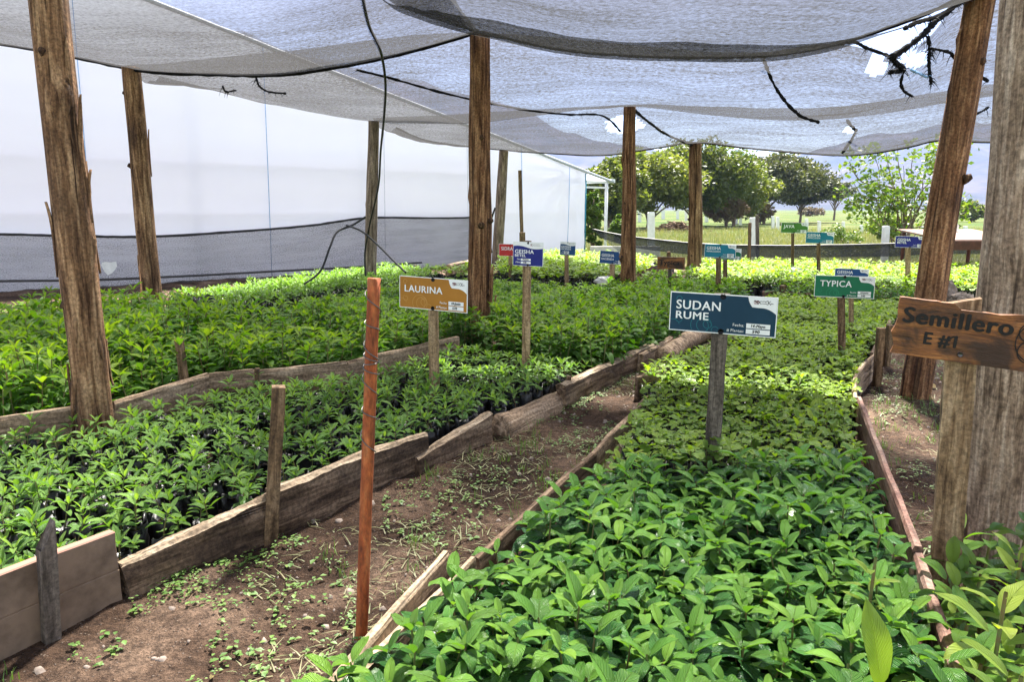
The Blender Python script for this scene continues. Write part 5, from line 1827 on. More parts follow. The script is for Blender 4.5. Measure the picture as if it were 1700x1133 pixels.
for dy in (0, 0.03):
    V += [(x, dy + 0.03 * nz(x * 9, z * 9), z) for x, z in pl]
k = len(pl)
Fc = [tuple(range(k)), tuple(range(2 * k - 1, k - 1, -1))] + [(i, i + k, (i + 1) % k + k, (i + 1) % k) for i in range(k)]
o = link('plastic_scrap', mesh('plastic_scrap', V, Fc, M['seed_bag_white']), None, (pw.x, pw.y, pw.z))
prop(o, 'white plastic scrap caught above the pink sheet roof', 'plastic scrap')

# low white kerb by the greenhouse corner
a, b = at(962, 424, 0), at(1062, 424, 0)
V, Fc = box(0, (b - a).length, -0.06, 0.06, -0.05, 0.40)
o = link('low_wall', mesh('low_wall', V, Fc, M['concrete']), None, (a.x, 18.6, 0), (0, 0, 0.05))
prop(o, 'low whitewashed wall at the greenhouse corner behind the net fence', 'wall')

# dirt heap with scraps, black bundle, sack and stones
def heap(name, label, c, rx, ry, h, mat, cat, seed):
    V, Q = grid(-1, 1, -1, 1, 40, 40, lambda X, Y: X * 0)
    r2 = V[:, 0] ** 2 + V[:, 1] ** 2
    z = h * np.clip(1 - r2, 0, 1) ** 0.8 + 0.10 * vnoise(V[:, 0], V[:, 1], 4, seed) * np.clip(1 - r2, 0, 1) + 0.05 * vnoise(V[:, 0], V[:, 1], 11, seed + 1) * np.clip(1.1 - r2, 0, 1) - 0.03
    V = np.stack([V[:, 0] * rx, V[:, 1] * ry, z], 1)
    o = link(name, npmesh(name, V, Q, [M[mat]]), None, c)
    return prop(o, label, cat)


c = at(1098, 494, 0.0)
heap('dirt_heap', 'brown heap of loose dirt under the Typica board', (c.x, c.y + 0.6, 0), 0.62, 0.7, 0.42, 'soil', 'dirt heap', 31)


def crumple(name, label, c, r, sq, mat, cat, seed, group=None):
    V, Fc = [], []
    n, m_ = 14, 9
    for i in range(m_ + 1):
        th = PI * i / m_
        for k_ in range(n):
            a_ = 2 * PI * k_ / n
            rr_ = r * (1 + 0.45 * nz(math.cos(a_) * 2 + seed, math.sin(a_) * 2, th * 2) + 0.25 * nz(math.cos(a_) * 5 + seed, math.sin(a_) * 5, th * 5))
            V.append((rr_ * math.sin(th) * math.cos(a_) * sq[0], rr_ * math.sin(th) * math.sin(a_) * sq[1], r * sq[2] * 0.9 + rr_ * math.cos(th) * sq[2]))
    for i in range(m_):
        for k_ in range(n):
            k2 = (k_ + 1) % n
            Fc.append((i * n + k_, i * n + k2, (i + 1) * n + k2, (i + 1) * n + k_))
    o = link(name, mesh(name, V, Fc, M[mat]), None, c)
    return prop(o, label, cat, group)


for u, v, y, r, sq, mt, lab, nm, cat in ((1088, 452, 13.2, 0.17, (1.3, 1, 0.9), 'black_plastic', 'black plastic bundle on the ground behind the Typica board', 'plastic_bundle', 'bundle'),
                                          (1104, 452, 13.3, 0.15, (1.3, 1, 0.8), 'black_plastic', 'rounded black plastic lump right of the first bundle by Typica', 'plastic_bundle', 'bundle'),
                                          (1076, 480, 10.7, 0.10, (0.9, 0.7, 1.5), 'seed_bag_white', 'crumpled white bag on the left flank of the dirt heap', 'plastic_bag', 'bag'),
                                          (1318, 455, 11.9, 0.13, (1.2, 0.8, 0.8), 'seed_bag_white', 'crumpled white plastic lying on the sprouts left of the teal sign', 'plastic_bag', 'bag'),
                                          (1088, 466, 12.0, 0.08, (1.6, 0.8, 0.6), 'seed_bag_white', 'white scrap beside the stake of the Typica board', 'plastic_bag', 'bag'),
                                          (928, 452, 14.0, 0.10, (0.9, 0.7, 1.1), 'seed_bag_white', 'pale cup like scrap among the black bags of the sprout bed', 'plastic_bag', 'bag'),
                                          (1145, 463, 12.4, 0.10, (0.7, 0.7, 1.8), 'seed_bag_white', 'white bag at the foot of the split brown post', 'plastic_bag', 'bag'),
                                          (1005, 466, 11.0, 0.09, (1.5, 0.8, 0.7), 'seed_bag_white', 'white scrap under the blue sign beside the dark reddish post', 'plastic_bag', 'bag'),
                                          (1572, 484, 8.4, 0.10, (1.0, 0.8, 1.3), 'stone', 'grey striped sack slumped behind the Semillero board', 'grain_sack', 'sack'),
                                          (1596, 494, 8.2, 0.08, (1.5, 0.9, 0.7), 'stone', 'flat grey stone right of the slumped sack', 'flat_stone', 'stone')):
    p = atY(u, v, y)
    crumple(nm, lab, (p.x, y, max(0, p.z - r * sq[2])), r, sq, mt, cat, u * 0.1)
for k_, (u, v) in enumerate(((300, 505), (318, 503), (332, 500), (346, 502))):
    p = atY(u, v, 8.6)
    crumple('plastic_bundle', ('black folded plastic bags, first in the row right of the knotty post', 'black folded plastic bags, second in the row right of the knotty post', 'black folded plastic bags, third in the row right of the knotty post', 'black folded plastic bags, last in the row right of the knotty post')[k_], (p.x, p.y, 0.0), 0.13, (1.2, 1, 1.25), 'black_plastic', 'bundle', k_ * 3.1)

# ------------------------------------------------------------------ seedlings
class Veg:
    def __init__(s):
        s.V, s.Q, s.uv, s.ti, s.n = [], [], [], [], 0

    def add(s, V, Q, uv, ti):
        s.V.append(V)
        s.Q.append(Q + s.n)
        s.uv.append(uv)
        s.ti.append(ti)
        s.n += len(V)

    def get(s):
        return np.concatenate(s.V), np.concatenate(s.Q), np.concatenate(s.uv), np.concatenate(s.ti)


def leaf_geo(L, W, pitch, droop, az, base, tint, young, nl=6, cols=5, fold=0.35, wave=0.1, prof='coffee', petiole=0.08, twist=0.0, curl=0.0):
    ph = nr.random() * 6.28
    S = np.linspace(0, 1, nl + 1)
    x = z = 0.0
    C = []
    seg = L / nl
    for i in range(nl + 1):
        C.append((x, z))
        a = pitch - droop * (S[i] + 0.5 / nl)
        x += seg * math.cos(a)
        z += seg * math.sin(a)
    C = np.array(C)
    if prof == 'coffee':
        w = W * 0.5 * 2.40 * (S ** 0.62) * (1 - S) ** 0.78
        w[0] = W * 0.02
        w[-1] = W * 0.012
    else:
        w = W * 0.5 * np.sqrt(np.clip(1 - (2 * S - 1) ** 2, 0, 1))
        w[0] = W * 0.12
        w[-1] = W * 0.10
    J = np.linspace(-1, 1, cols)
    V, UV = [], []
    ca, sa = math.cos(az), math.sin(az)
    for i in range(nl + 1):
        tw = twist * S[i]
        for j in J:
            lat = w[i] * j * math.cos(fold)
            hgt = w[i] * abs(j) * math.sin(fold) - curl * w[i] * j * j + wave * W * abs(j) * math.sin(S[i] * 9.5 + ph + (1.3 if j > 0 else 0)) * (0.4 + 0.6 * S[i])
            l2 = lat * math.cos(tw) - hgt * math.sin(tw)
            h2 = lat * math.sin(tw) + hgt * math.cos(tw)
            a = pitch - droop * S[i]
            lx = C[i, 0] - h2 * math.sin(a) + petiole * L
            lz = C[i, 1] + h2 * math.cos(a)
            V.append((base[0] + lx * ca - l2 * sa, base[1] + lx * sa + l2 * ca, base[2] + lz))
            UV.append((j * 0.5 + 0.5, S[i]))
    Q = []
    for i in range(nl):
        for j in range(cols - 1):
            a = i * cols + j
            Q.append((a, a + cols, a + cols + 1, a + 1))
    n = len(V)
    return np.array(V), np.array(Q), np.array(UV), np.tile([[tint, young]], (n, 1))


def stem_geo(H, r, lean, n=5, z0=0.0):
    P = [Vector((0, 0, z0)), Vector((lean[0] * 0.3, lean[1] * 0.3, z0 + (H - z0) * 0.5)), Vector((lean[0], lean[1], H))]
    V, Fc = tube(smooth_path(P, 3), [r, r, r, r * 0.9, r * 0.85, r * 0.8, r * 0.75], n, False)
    return np.array([tuple(v) for v in V]), np.array(Fc)


def bag_geo(r, h, n=10):
    """open black polythene bag with soil near its rim"""
    V, Q = [], []
    ph = nr.random() * 6
    rows = [(0.86, 0.0), (0.98, 0.3), (1.0, 0.7), (1.03, 1.0), (0.96, 0.985), (0.9, 0.86)]
    for rr_, zz in rows:
        for k in range(n):
            a = 2 * PI * k / n
            e = 1 + 0.10 * math.sin(3 * a + ph + zz * 4) + 0.07 * nr.normal()
            V.append((r * rr_ * e * math.cos(a), r * rr_ * e * math.sin(a), h * zz + (0.014 * nr.normal() if 0.9 < zz <= 1.0 else 0)))
    for i in range(len(rows) - 1):
        for k in range(n):
            k2 = (k + 1) % n
            Q.append((i * n + k, i * n + k2, (i + 1) * n + k2, (i + 1) * n + k))
    o = (len(rows) - 1) * n
    nb = len(Q)
    for k in range(n // 2 - 1):
        Q.append((o + k, o + k + 1, o + n - 2 - k, o + n - 1 - k))
    midx = [0] * nb + [1] * (len(Q) - nb)
    return np.array(V), np.array(Q), np.array(midx)


def make_plant(kind):
    v = Veg()
    g = nr.random
    if kind == 'coffee_plant':
        H = 0.19 + 0.045 * g()
        zb = 0.11
        az0 = g() * PI
        np_ = 4 + int(g() * 2)
        lean = (0.02 * nr.normal(), 0.02 * nr.normal())
        for k in range(np_):
            s = k / (np_ - 1)
            z = zb + (H - zb) * s
            for side in (0, 1):
                az = az0 + k * PI / 2 + side * PI + 0.35 * nr.normal()
                L = (0.128 - 0.045 * s ** 2.0) * (0.75 + 0.4 * g())
                pitch = 0.22 + 0.26 * s + 0.24 * nr.normal()
                dr = 1.35 - 0.25 * s + 0.3 * nr.normal()
                yg = 0.0 if s < 0.75 else max(0, (0.35 if g() > 0.35 else 0.75) * g())
                v.add(*leaf_geo(L, L * (0.47 + 0.10 * g()), pitch, dr, az, (lean[0] * s, lean[1] * s, z), np.clip(0.0 + 0.75 * s * g() + 0.30 * g() ** 2, 0, 1), yg, 8, 5, 0.15 + 0.22 * g(), 0.13, twist=0.3 * nr.normal(), curl=0.1))
        for side in (0, 1):
            L = 0.05 + 0.045 * g()
            v.add(*leaf_geo(L, L * 0.48, 0.75 + 0.15 * nr.normal(), 0.5, az0 + np_ * PI / 2 + side * PI, (lean[0], lean[1], H + 0.005), 0.9, 0.25 + 0.5 * g(), 6, 3, 0.5, 0.05))
        return v.get(), stem_geo(H + 0.01, 0.0035, lean, 5, 0.0), None
    if kind == 'coffee_seedling':
        H = 0.19 + 0.06 * g()
        zb = 0.145
        az0 = g() * PI
        np_ = 2 + int(g() * 2.2)
        lean = (0.018 * nr.normal(), 0.018 * nr.normal())
        if g() < 0.8:
            for side in (0, 1):
                v.add(*leaf_geo(0.034 + 0.01 * g(), 0.036, 0.15 + 0.3 * nr.normal(), 0.5, az0 + side * PI + 0.2 * nr.normal(), (lean[0] * 0.4, lean[1] * 0.4, zb + 0.02 * g()), 0.3 + 0.3 * g(), 0.1 * g(), 4, 3, 0.2, 0.08, 'round'))
        for k in range(np_):
            s = (k + 1) / np_
            z = zb + (H - zb) * (0.35 + 0.65 * s)
            for side in (0, 1):
                az = az0 + (k + 1) * PI / 2 + side * PI + 0.3 * nr.normal()
                L = (0.078 - 0.016 * s) * (0.8 + 0.4 * g())
                v.add(*leaf_geo(L, L * (0.34 + 0.08 * g()), 0.35 + 0.45 * s + 0.22 * nr.normal(), 0.75 + 0.3 * nr.normal(), az, (lean[0] * s, lean[1] * s, z), np.clip(0.15 + 0.6 * g(), 0, 1), 0.30 * g() * s, 6, 3, 0.4, 0.07, twist=0.25 * nr.normal()))
        for side in (0, 1):
            L = 0.035 + 0.025 * g()
            v.add(*leaf_geo(L, L * 0.36, 1.15, 0.35, az0 + (np_ + 1) * PI / 2 + side * PI, (lean[0], lean[1], H + 0.003), 0.9, 0.35 + 0.3 * g(), 5, 3, 0.5, 0.04))
        return v.get(), stem_geo(H + 0.005, 0.0024, lean, 5, 0.11), bag_geo(0.036, 0.135)
    if kind == 'coffee_sprout':
        H = 0.17 + 0.045 * g()
        az0 = g() * PI
        lean = (0.014 * nr.normal(), 0.014 * nr.normal())
        for side in (0, 1):
            L = 0.042 + 0.012 * g()
            v.add(*leaf_geo(L, L * 1.02, 0.10 + 0.25 * nr.normal(), 0.45 + 0.3 * nr.normal(), az0 + side * PI + 0.15 * nr.normal(), (lean[0], lean[1], H - 0.012), 0.35 + 0.5 * g(), 0.25 * g(), 5, 5, 0.1, 0.11, 'round', 0.1))
        for side in (0, 1):
            L = 0.026 + 0.03 * g()
            v.add(*leaf_geo(L, L * 0.5, 0.7 + 0.25 * nr.normal(), 0.6, az0 + PI / 2 + side * PI + 0.2 * nr.normal(), (lean[0], lean[1], H), 0.6 + 0.4 * g(), 0.2 + 0.4 * g(), 5, 3, 0.35, 0.07))
        return v.get(), stem_geo(H, 0.0020, lean, 4, 0.05), bag_geo(0.028, 0.10, 8)
    if kind == 'coffee_sapling':
        H = 0.32 + 0.10 * g()
        zb = 0.14
        az0 = g() * PI
        np_ = 6 + int(g() * 2)
        lean = (0.03 * nr.normal(), 0.03 * nr.normal())
        for k in range(np_):
            s = k / (np_ - 1)
            z = zb + (H - zb) * s
            for side in (0, 1):
                az = az0 + k * PI / 2 + side * PI + 0.4 * nr.normal()
                L = (0.125 - 0.045 * s ** 2) * (0.75 + 0.4 * g())
                v.add(*leaf_geo(L, L * (0.44 + 0.08 * g()), 0.35 + 0.4 * s + 0.25 * nr.normal(), 1.15 - 0.3 * s + 0.3 * nr.normal(), az, (lean[0] * s, lean[1] * s, z), np.clip(0.05 + 0.75 * s * (0.5 + 0.5 * g()) + 0.2 * g(), 0, 1), (0.5 * g() if s > 0.7 else 0.05 * g()), 6, 3, 0.35, 0.07, twist=0.3 * nr.normal()))
        for side in (0, 1):
            L = 0.05 + 0.03 * g()
            v.add(*leaf_geo(L, L * 0.36, 1.0, 0.4, az0 + np_ * PI / 2 + side * PI, (lean[0], lean[1], H), 1.0, 0.3 + 0.5 * g(), 5, 3, 0.5, 0.04))
        return v.get(), stem_geo(H, 0.004, lean, 5, 0.0), bag_geo(0.05, 0.13, 8)


LEAFMAT = {'coffee_plant': 'leaf_plant', 'coffee_seedling': 'leaf_seedling', 'coffee_sprout': 'leaf_sprout', 'coffee_sapling': 'leaf_sapling'}
VAR = {}
for kind, nv in (('coffee_plant', 26), ('coffee_seedling', 22), ('coffee_sprout', 18), ('coffee_sapling', 20)):
    L_ = []
    for i in range(nv):
        fol, stm, bag = make_plant(kind)
        d = {'fol': fol, 'stm': stm, 'bag': bag}
        d['fm'] = npmesh('foliage', fol[0], fol[1], [M[LEAFMAT[kind]]], fol[2], fol[3])
        d['sm'] = npmesh('stem', stm[0], stm[1], [M['stem']])
        d['bm'] = npmesh('grow_bag', bag[0], bag[1], [M['bag'], M['soil']], smooth=False, midx=bag[2]) if bag else None
        L_.append(d)
    VAR[kind] = L_


def inside(poly, X, Y):
    r = np.zeros(len(X), bool)
    n = len(poly)
    for i in range(n):
        x0, y0 = poly[i]
        x1, y1 = poly[(i + 1) % n]
        c = ((y0 > Y) != (y1 > Y)) & (X < (x1 - x0) * (Y - y0) / (y1 - y0 + 1e-12) + x0)
        r ^= c
    return r


def scatter(poly, sp, jit=0.25, yaw=math.radians(24), keep=1.0, seed=0):
    r = np.random.default_rng(seed)
    P = np.array(poly)
    c = P.mean(0)
    R = np.abs(P - c).max() * 1.6
    k = int(R / sp) + 1
    a, b = np.meshgrid(np.arange(-k, k + 1) * sp, np.arange(-k, k + 1) * sp)
    a = a.ravel() + r.normal(size=a.size) * jit * sp
    b = b.ravel() + r.normal(size=b.size) * jit * sp
    X = c[0] + a * math.cos(yaw) + b * math.sin(yaw)
    Y = c[1] - a * math.sin(yaw) + b * math.cos(yaw)
    m = inside(poly, X, Y) & (r.random(len(X)) < keep)
    for b_, _ in POSTS:                                  # leave room for the posts
        m &= (X - b_.x) ** 2 + (Y - b_.y) ** 2 > 0.15 ** 2
    return X[m], Y[m]


def in_frame(x, y, z, mrg=60):
    u, v = proj((x, y, z))
    return y > 0.3 and -mrg < u < 1700 + mrg and -mrg < v < 1133 + mrg * 2.5


def bulk(name, kind, items, use_bag):
    """all the rest of one kind as a single object"""
    Vs, Qs, uvs, tis, mids = [], [], [], [], []
    n = 0
    for x, y, a, s, k, sz in items:
        d = VAR[kind][k]
        ca, sa = math.cos(a) * s, math.sin(a) * s
        parts = [(d['fol'][0], d['fol'][1], d['fol'][2], d['fol'][3], 0)]
        parts.append((d['stm'][0], d['stm'][1], None, None, 1))
        if use_bag and d['bag']:
            parts.append((d['bag'][0], d['bag'][1], None, None, d['bag'][2] + 2))
        bri = nr.normal() * 0.16
        for V, Q, uv, ti, mi in parts:
            W = np.empty_like(V)
            W[:, 0] = V[:, 0] * ca - V[:, 1] * sa + x
            W[:, 1] = V[:, 0] * sa + V[:, 1] * ca + y
            W[:, 2] = V[:, 2] * s * sz
            Vs.append(W)
            Qs.append(Q + n)
            uvs.append(uv if uv is not None else np.zeros((len(V), 2)))
            tis.append(np.clip(ti + np.array([bri, bri * 0.3]), 0, 1) if ti is not None else np.zeros((len(V), 2)))
            mids.append(np.full(len(Q), mi) if np.isscalar(mi) else mi)
            n += len(V)
    me = npmesh(name, np.concatenate(Vs), np.concatenate(Qs), [M[LEAFMAT[kind]], M['stem'], M['bag'], M['soil']], np.concatenate(uvs), np.concatenate(tis), True, np.concatenate(mids))
    return link(name, me)


def bed(kind, plural, polys, label, group, stufflabel, limit=290, bags=True, ztop=0.25):
    """polys: list of (polygon, spacing, jitter, keep, scale, height factor or function)"""
    items = []
    for pi_, (poly, sp, jit, keep, sc, hf) in enumerate(polys):
        X, Y = scatter(poly, sp, jit, keep=keep, seed=pi_ * 7 + len(kind))
        for x, y in zip(X, Y):
            if not in_frame(x, y, ztop):
                continue
            s = sc * (0.82 + 0.36 * nr.random())
            items.append((x, y, nr.random() * 6.283, s, int(nr.random() * len(VAR[kind])), hf(x, y) if callable(hf) else hf))
    items.sort(key=lambda t: t[0] ** 2 + t[1] ** 2 + 1.0)
    first, rest = items[:limit], items[limit:]
    for x, y, a, s, k, sz in first:
        d = VAR[kind][k]
        r = empty(kind, (x, y, 0), a)
        r.scale = (s, s, s * sz)
        prop(r, label, 'seedling' if kind != 'coffee_sapling' else 'sapling', group)
        link('foliage', d['fm'], r)
        link('stem', d['sm'], r)
        if bags and d['bm']:
            link('grow_bag', d['bm'], r)
    if rest:
        o = bulk(plural, kind, rest, bags)
        prop(o, stufflabel, 'seedlings' if kind != 'coffee_sapling' else 'saplings', group, 'stuff')
    print(kind, len(first), len(rest))


def shift(P, off):
    # points of the dividing boards moved sideways: + towards the tall plants
    out = []
    for i, p in enumerate(P):
        a_, b_ = P[max(0, i - 1)], P[min(len(P) - 1, i + 1)]
        dx, dy = b_[0] - a_[0], b_[1] - a_[1]
        l = math.hypot(dx, dy)
        out.append((p[0] - dy / l * off, p[1] + dx / l * off))
    return out


bed('coffee_plant', 'coffee_plants',
    [([(-0.78, 1.02), (-0.30, 1.74), (0.02, 2.42), (0.44, 3.15), (1.52, 3.12), (1.26, 2.35), (1.04, 1.60), (0.82, 0.95)], 0.072, 0.30, 0.97, 0.95, lambda x, y: 0.98 + 0.22 * nz(x * 2.2, y * 2.2, 5))],
    'glossy dark green coffee plant among those filling the front of the right bed', 'glossy coffee plants at the front of the right bed',
    'further glossy dark green coffee plants in the front of the right bed', 290, False, 0.28)
bed('coffee_seedling', 'coffee_seedlings',
    [([(-3.6, 0.6), (-1.95, 1.35), (-1.40, 2.30), (-0.95, 2.95), (-0.16, 4.18), (0.33, 4.95), (0.60, 5.30)] + shift(DIV, -0.11)[::-1] + [(-4.2, 2.0)], 0.092, 0.24, 0.95, 0.96, lambda x, y: 0.92 + 0.22 * nz(x * 2, y * 2, 8)),
     ([(-4.3, 9.2), (-3.3, 8.3), (-2.0, 10.9), (-1.2, 13.2), (-2.2, 14.0), (-3.4, 12.0)], 0.10, 0.3, 0.9, 1.15, 1.0)],
    'small pale green coffee seedling in a black bag in the front left bed', 'small coffee seedlings in black bags in the left bed',
    'many more small coffee seedlings in black bags around the LAURINA sign', 295, True, 0.2)
bed('coffee_sprout', 'coffee_sprouts',
    [([(0.42, 3.16), (0.85, 4.50), (0.93, 5.1), (2.05, 6.75), (3.35, 9.7), (4.75, 8.9), (3.48, 6.9), (2.80, 5.85), (2.02, 4.3), (1.50, 3.14)], 0.060, 0.24, 0.985, 1.0, lambda x, y: 1.0 + 0.20 * nz(x * 1.6, y * 1.6, 2)),
     ([(-0.2, 13.4), (2.4, 13.0), (2.9, 15.5), (1.4, 17.2), (-0.3, 17.2)], 0.10, 0.25, 1.0, 1.7, 1.0),
     ([(2.5, 11.7), (3.35, 10.9), (5.2, 10.3), (7.6, 9.4), (9.2, 12.6), (5.1, 14.6), (3.6, 14.6), (3.3, 13.3)], 0.10, 0.25, 0.97, 1.6, 1.0),
     ([(-1.6, 12.9), (0.9, 11.9), (2.2, 11.2), (2.6, 12.6), (-0.5, 13.2)], 0.10, 0.25, 1.0, 1.6, 1.0)],
    'round leaved yellow green sprout behind the glossy plants around the SUDAN RUME stake', 'round leaved sprouts in the right bed',
    'carpet of further round leaved yellow green sprouts in the beds behind', 295, True, 0.2)
bed('coffee_sapling', 'coffee_saplings',
    [([(-5.2, 3.6)] + shift(DIV, 0.13) + [(-0.45, 7.1), (-1.5, 7.45), (-2.3, 7.0), (-3.45, 7.55), (-4.4, 7.2), (-6.2, 6.6)], 0.105, 0.28, 0.97, 1.0, lambda x, y: 1.0 + 0.22 * nz(x * 0.9, y * 0.9, 2) + (0.12 if x < -2.5 else -0.05)),
     ([(-2.65, 8.3), (-2.0, 7.7), (-1.4, 8.05), (-0.3, 7.5), (0.35, 8.3), (1.30, 9.95), (-0.3, 11.6), (-1.75, 10.9)], 0.10, 0.28, 0.97, 0.80, lambda x, y: 0.75 + 0.2 * nz(x * 1.2, y * 1.2, 4)),
     ([(-0.52, 6.50), (0.66, 5.36), (1.12, 6.15), (1.98, 7.6), (3.10, 9.6), (2.1, 10.6), (1.35, 9.75), (0.25, 7.75)], 0.10, 0.28, 0.98, 0.95, lambda x, y: 0.98 + 0.18 * nz(x * 1.4, y * 1.4, 6)),
     ([(3.45, 9.9), (4.9, 9.0), (5.3, 9.8), (3.9, 10.5)], 0.12, 0.3, 0.9, 0.9, 0.9)],
    'tall bushy coffee sapling massed in the beds around the fluted post', 'tall bushy coffee saplings',
    'dense further tall coffee saplings in the middle and far left beds', 295, False, 0.35)

# big yellow green plants in the near right corner and the giant pale leaf in the bed
def big_plant(label, loc, leaves, H, seed, cat='plant'):
    v = Veg()
    r = random.Random(seed)
    for k, (L, asp, pitch, droop, az, z, ti, yg) in enumerate(leaves):
        v.add(*leaf_geo(L, L * asp, pitch, droop, az, (0, 0, z), ti, yg, 12, 7, 0.22, 0.06, twist=r.gauss(0, 0.2), petiole=0.12))
    V, Q, uv, ti = v.get()
    root = empty('broad_leaf_plant', loc, 0)
    prop(root, label, cat)
    link('foliage', npmesh('foliage', V, Q, [M['leaf_big']], uv, ti), root)
    s = stem_geo(H, 0.006, (0.01, 0.0), 6)
    link('stem', npmesh('stem', s[0], s[1], [M['stem']]), root)
    return root


rr = random.Random(12)
for k, (u, v, z, n_, Lm, H, yg, lab) in enumerate(((1660, 1010, 0.36, 11, 0.19, 0.40, 0.75, 'yellow green leafy plant in the corner below the massive post'),
                                                  (1600, 950, 0.24, 9, 0.14, 0.24, 0.1, 'dark green leafy plant at the foot of the massive post'),
                                                  (1690, 930, 0.28, 10, 0.15, 0.30, 0.5, 'light green leafy plant at the right edge beside the massive post'),
                                                  (1600, 1010, 0.20, 8, 0.14, 0.22, 0.35, 'green leafy plant squeezed against the red plank'),
                                                  (1690, 1110, 0.34, 10, 0.20, 0.32, 0.45, 'lowest broad leaf plant at the corner beside the small stake'),
                                                  (1635, 1090, 0.16, 8, 0.15, 0.18, 0.2, 'low dark plant behind the small reddish stake'))):
    p = at(u, v, z)
    lv = []
    for i in range(n_):
        s = i / (n_ - 1)
        lv.append((Lm * (1.0 - 0.45 * s) * rr.uniform(0.8, 1.15), rr.uniform(0.36, 0.46), 0.25 + 0.75 * s + rr.gauss(0, 0.15), 1.1 - 0.4 * s, i * 2.4 + rr.gauss(0, 0.3), H * (0.35 + 0.62 * s), rr.uniform(0.3, 0.9), max(0, min(1, yg * rr.uniform(0.3, 1.2) * (0.4 + 0.8 * s)))))
    big_plant(lab, (p.x, p.y, 0), lv, H, k)
for k in range(13):
    u, v = ((1585, 905), (1640, 900), (1690, 885), (1575, 960), (1620, 965), (1665, 955), (1700, 975), (1640, 1050), (1600, 1050), (1700, 1050), (1660, 1120), (1620, 1120), (1590, 1000))[k]
    p = at(u + rr.gauss(0, 5), v + 15, 0.17)
    lv = []
    n_ = 9
    for i in range(n_):
        s = i / (n_ - 1)
        lv.append((rr.uniform(0.11, 0.155) * (1.0 - 0.35 * s), rr.uniform(0.38, 0.48), 0.25 + 0.6 * s + rr.gauss(0, 0.2), 1.1 - 0.3 * s, i * 1.7 + rr.gauss(0, 0.4), 0.10 + 0.14 * s, rr.uniform(0.0, 0.5), max(0, rr.uniform(-0.4, 0.5) * s)))
    bp = big_plant('mid green leafy plant crowding the corner under the massive post', (p.x, p.y, 0), lv, 0.22, 100 + k)
    bp['group'] = 'leafy plants under the massive post'
p = at(1478, 1125, 0.26)
big_plant('pale green weed with one giant upright leaf among the glossy plants', (p.x, p.y, 0), [(0.20, 0.44, 1.35, 0.25, 1.9, 0.22, 0.7, 0.35), (0.15, 0.42, 0.5, 0.6, 3.5, 0.2, 0.6, 0.3), (0.14, 0.42, 0.4, 0.8, 0.2, 0.2, 0.5, 0.2), (0.13, 0.4, 0.5, 0.8, 5.2, 0.19, 0.5, 0.2)], 0.24, 77)
p = at(1445, 960, 0.30)
big_plant('slim pale weed shoot standing up in the glossy plants', (p.x, p.y, 0), [(0.07, 0.3, 0.5, 0.5, k * 2.4, 0.2 + 0.018 * k, 0.8, 0.5) for k in range(8)], 0.36, 78)

# dark soil and plastic between the plants is built as bags; bare floor gets weeds, clippings and stones
def path_pts(n, poly, seed, clump=None, thr=0.0, s=1.3):
    r = np.random.default_rng(seed)
    P = np.array(poly)
    lo, hi = P.min(0), P.max(0)
    X = lo[0] + (hi[0] - lo[0]) * r.random(n)
    Y = lo[1] + (hi[1] - lo[1]) * r.random(n) ** 1.0
    m = inside(poly, X, Y)
    if clump is not None:
        m &= (vnoise(X, Y, s, clump) + 0.5 * vnoise(X, Y, s * 3.1, clump + 1)) > thr
    return X[m], Y[m]


PATH = [(-2.4, 1.0), (-1.32, 2.36), (-0.97, 2.80), (-0.14, 4.12), (0.34, 4.90), (1.13, 6.28), (2.1, 7.6), (2.1, 6.9), (0.86, 5.0), (0.80, 4.4), (0.40, 3.42), (-0.12, 2.45), (-0.50, 1.60), (-0.9, 0.9)]
RPATH = [(1.15, 1.5), (1.36, 2.3), (2.1, 4.3), (2.95, 5.85), (3.6, 6.95), (5.0, 9.0), (8.2, 8.6), (5.5, 4.0), (3.0, 1.6)]
BACK = [(2.2, 8.2), (3.3, 10.4), (2.5, 11.6), (2.6, 13.0), (3.2, 15.4), (2.9, 15.4), (2.4, 12.8), (1.7, 10.3)]
STRIP = [(-7.0, 9.0), (-4.4, 8.9), (-3.0, 12.5), (-2.0, 15.0), (-3.4, 13.9), (-7.2, 10.8)]


def weeds_for(poly, n, seed, thr):
    v = Veg()
    X, Y = path_pts(n, poly, seed, seed + 50, thr)
    Z = soil_h(X, Y) + 0.012
    for x, y, z in zip(X, Y, Z):
        k = 2 + int(nr.random() * 4)
        s = 0.008 + 0.014 * nr.random() ** 2
        for i in range(k):
            L = s * (0.7 + 0.6 * nr.random())
            v.add(*leaf_geo(L, L * 0.75, 0.4 * nr.random(), 0.5, nr.random() * 6.28, (x + 0.006 * nr.normal(), y + 0.006 * nr.normal(), z + 0.004 + 0.018 * nr.random()), nr.random(), 0.5 * nr.random() ** 2, 2, 3, 0.2, 0.0, 'round', 0.3))
    return v


def merge(name, vs, mat, label):
    V, Q, uv, ti, n = [], [], [], [], 0
    for v in vs:
        a, b, c, d = v.get()
        V.append(a)
        Q.append(b + n)
        uv.append(c)
        ti.append(d)
        n += len(a)
    o = link(name, npmesh(name, np.concatenate(V), np.concatenate(Q), [M[mat]], np.concatenate(uv), np.concatenate(ti)))
    return prop(o, label, name.replace('_', ' '), None, 'stuff')


merge('ground_weeds', [weeds_for(PATH, 16000, 1, 0.10), weeds_for([(-1.32, 2.36), (-0.97, 2.80), (-0.14, 4.12), (0.34, 4.90), (1.13, 6.28), (1.25, 6.2), (0.50, 4.8), (0.05, 4.0), (-0.80, 2.68), (-1.2, 2.2)], 9000, 9, -0.1), weeds_for(RPATH, 12000, 2, -0.12), weeds_for(BACK, 2600, 3, -0.3), weeds_for(STRIP, 500, 4, 0.1)], 'leaf_weed', 'tiny round leaved weeds sprouting on the bare paths')


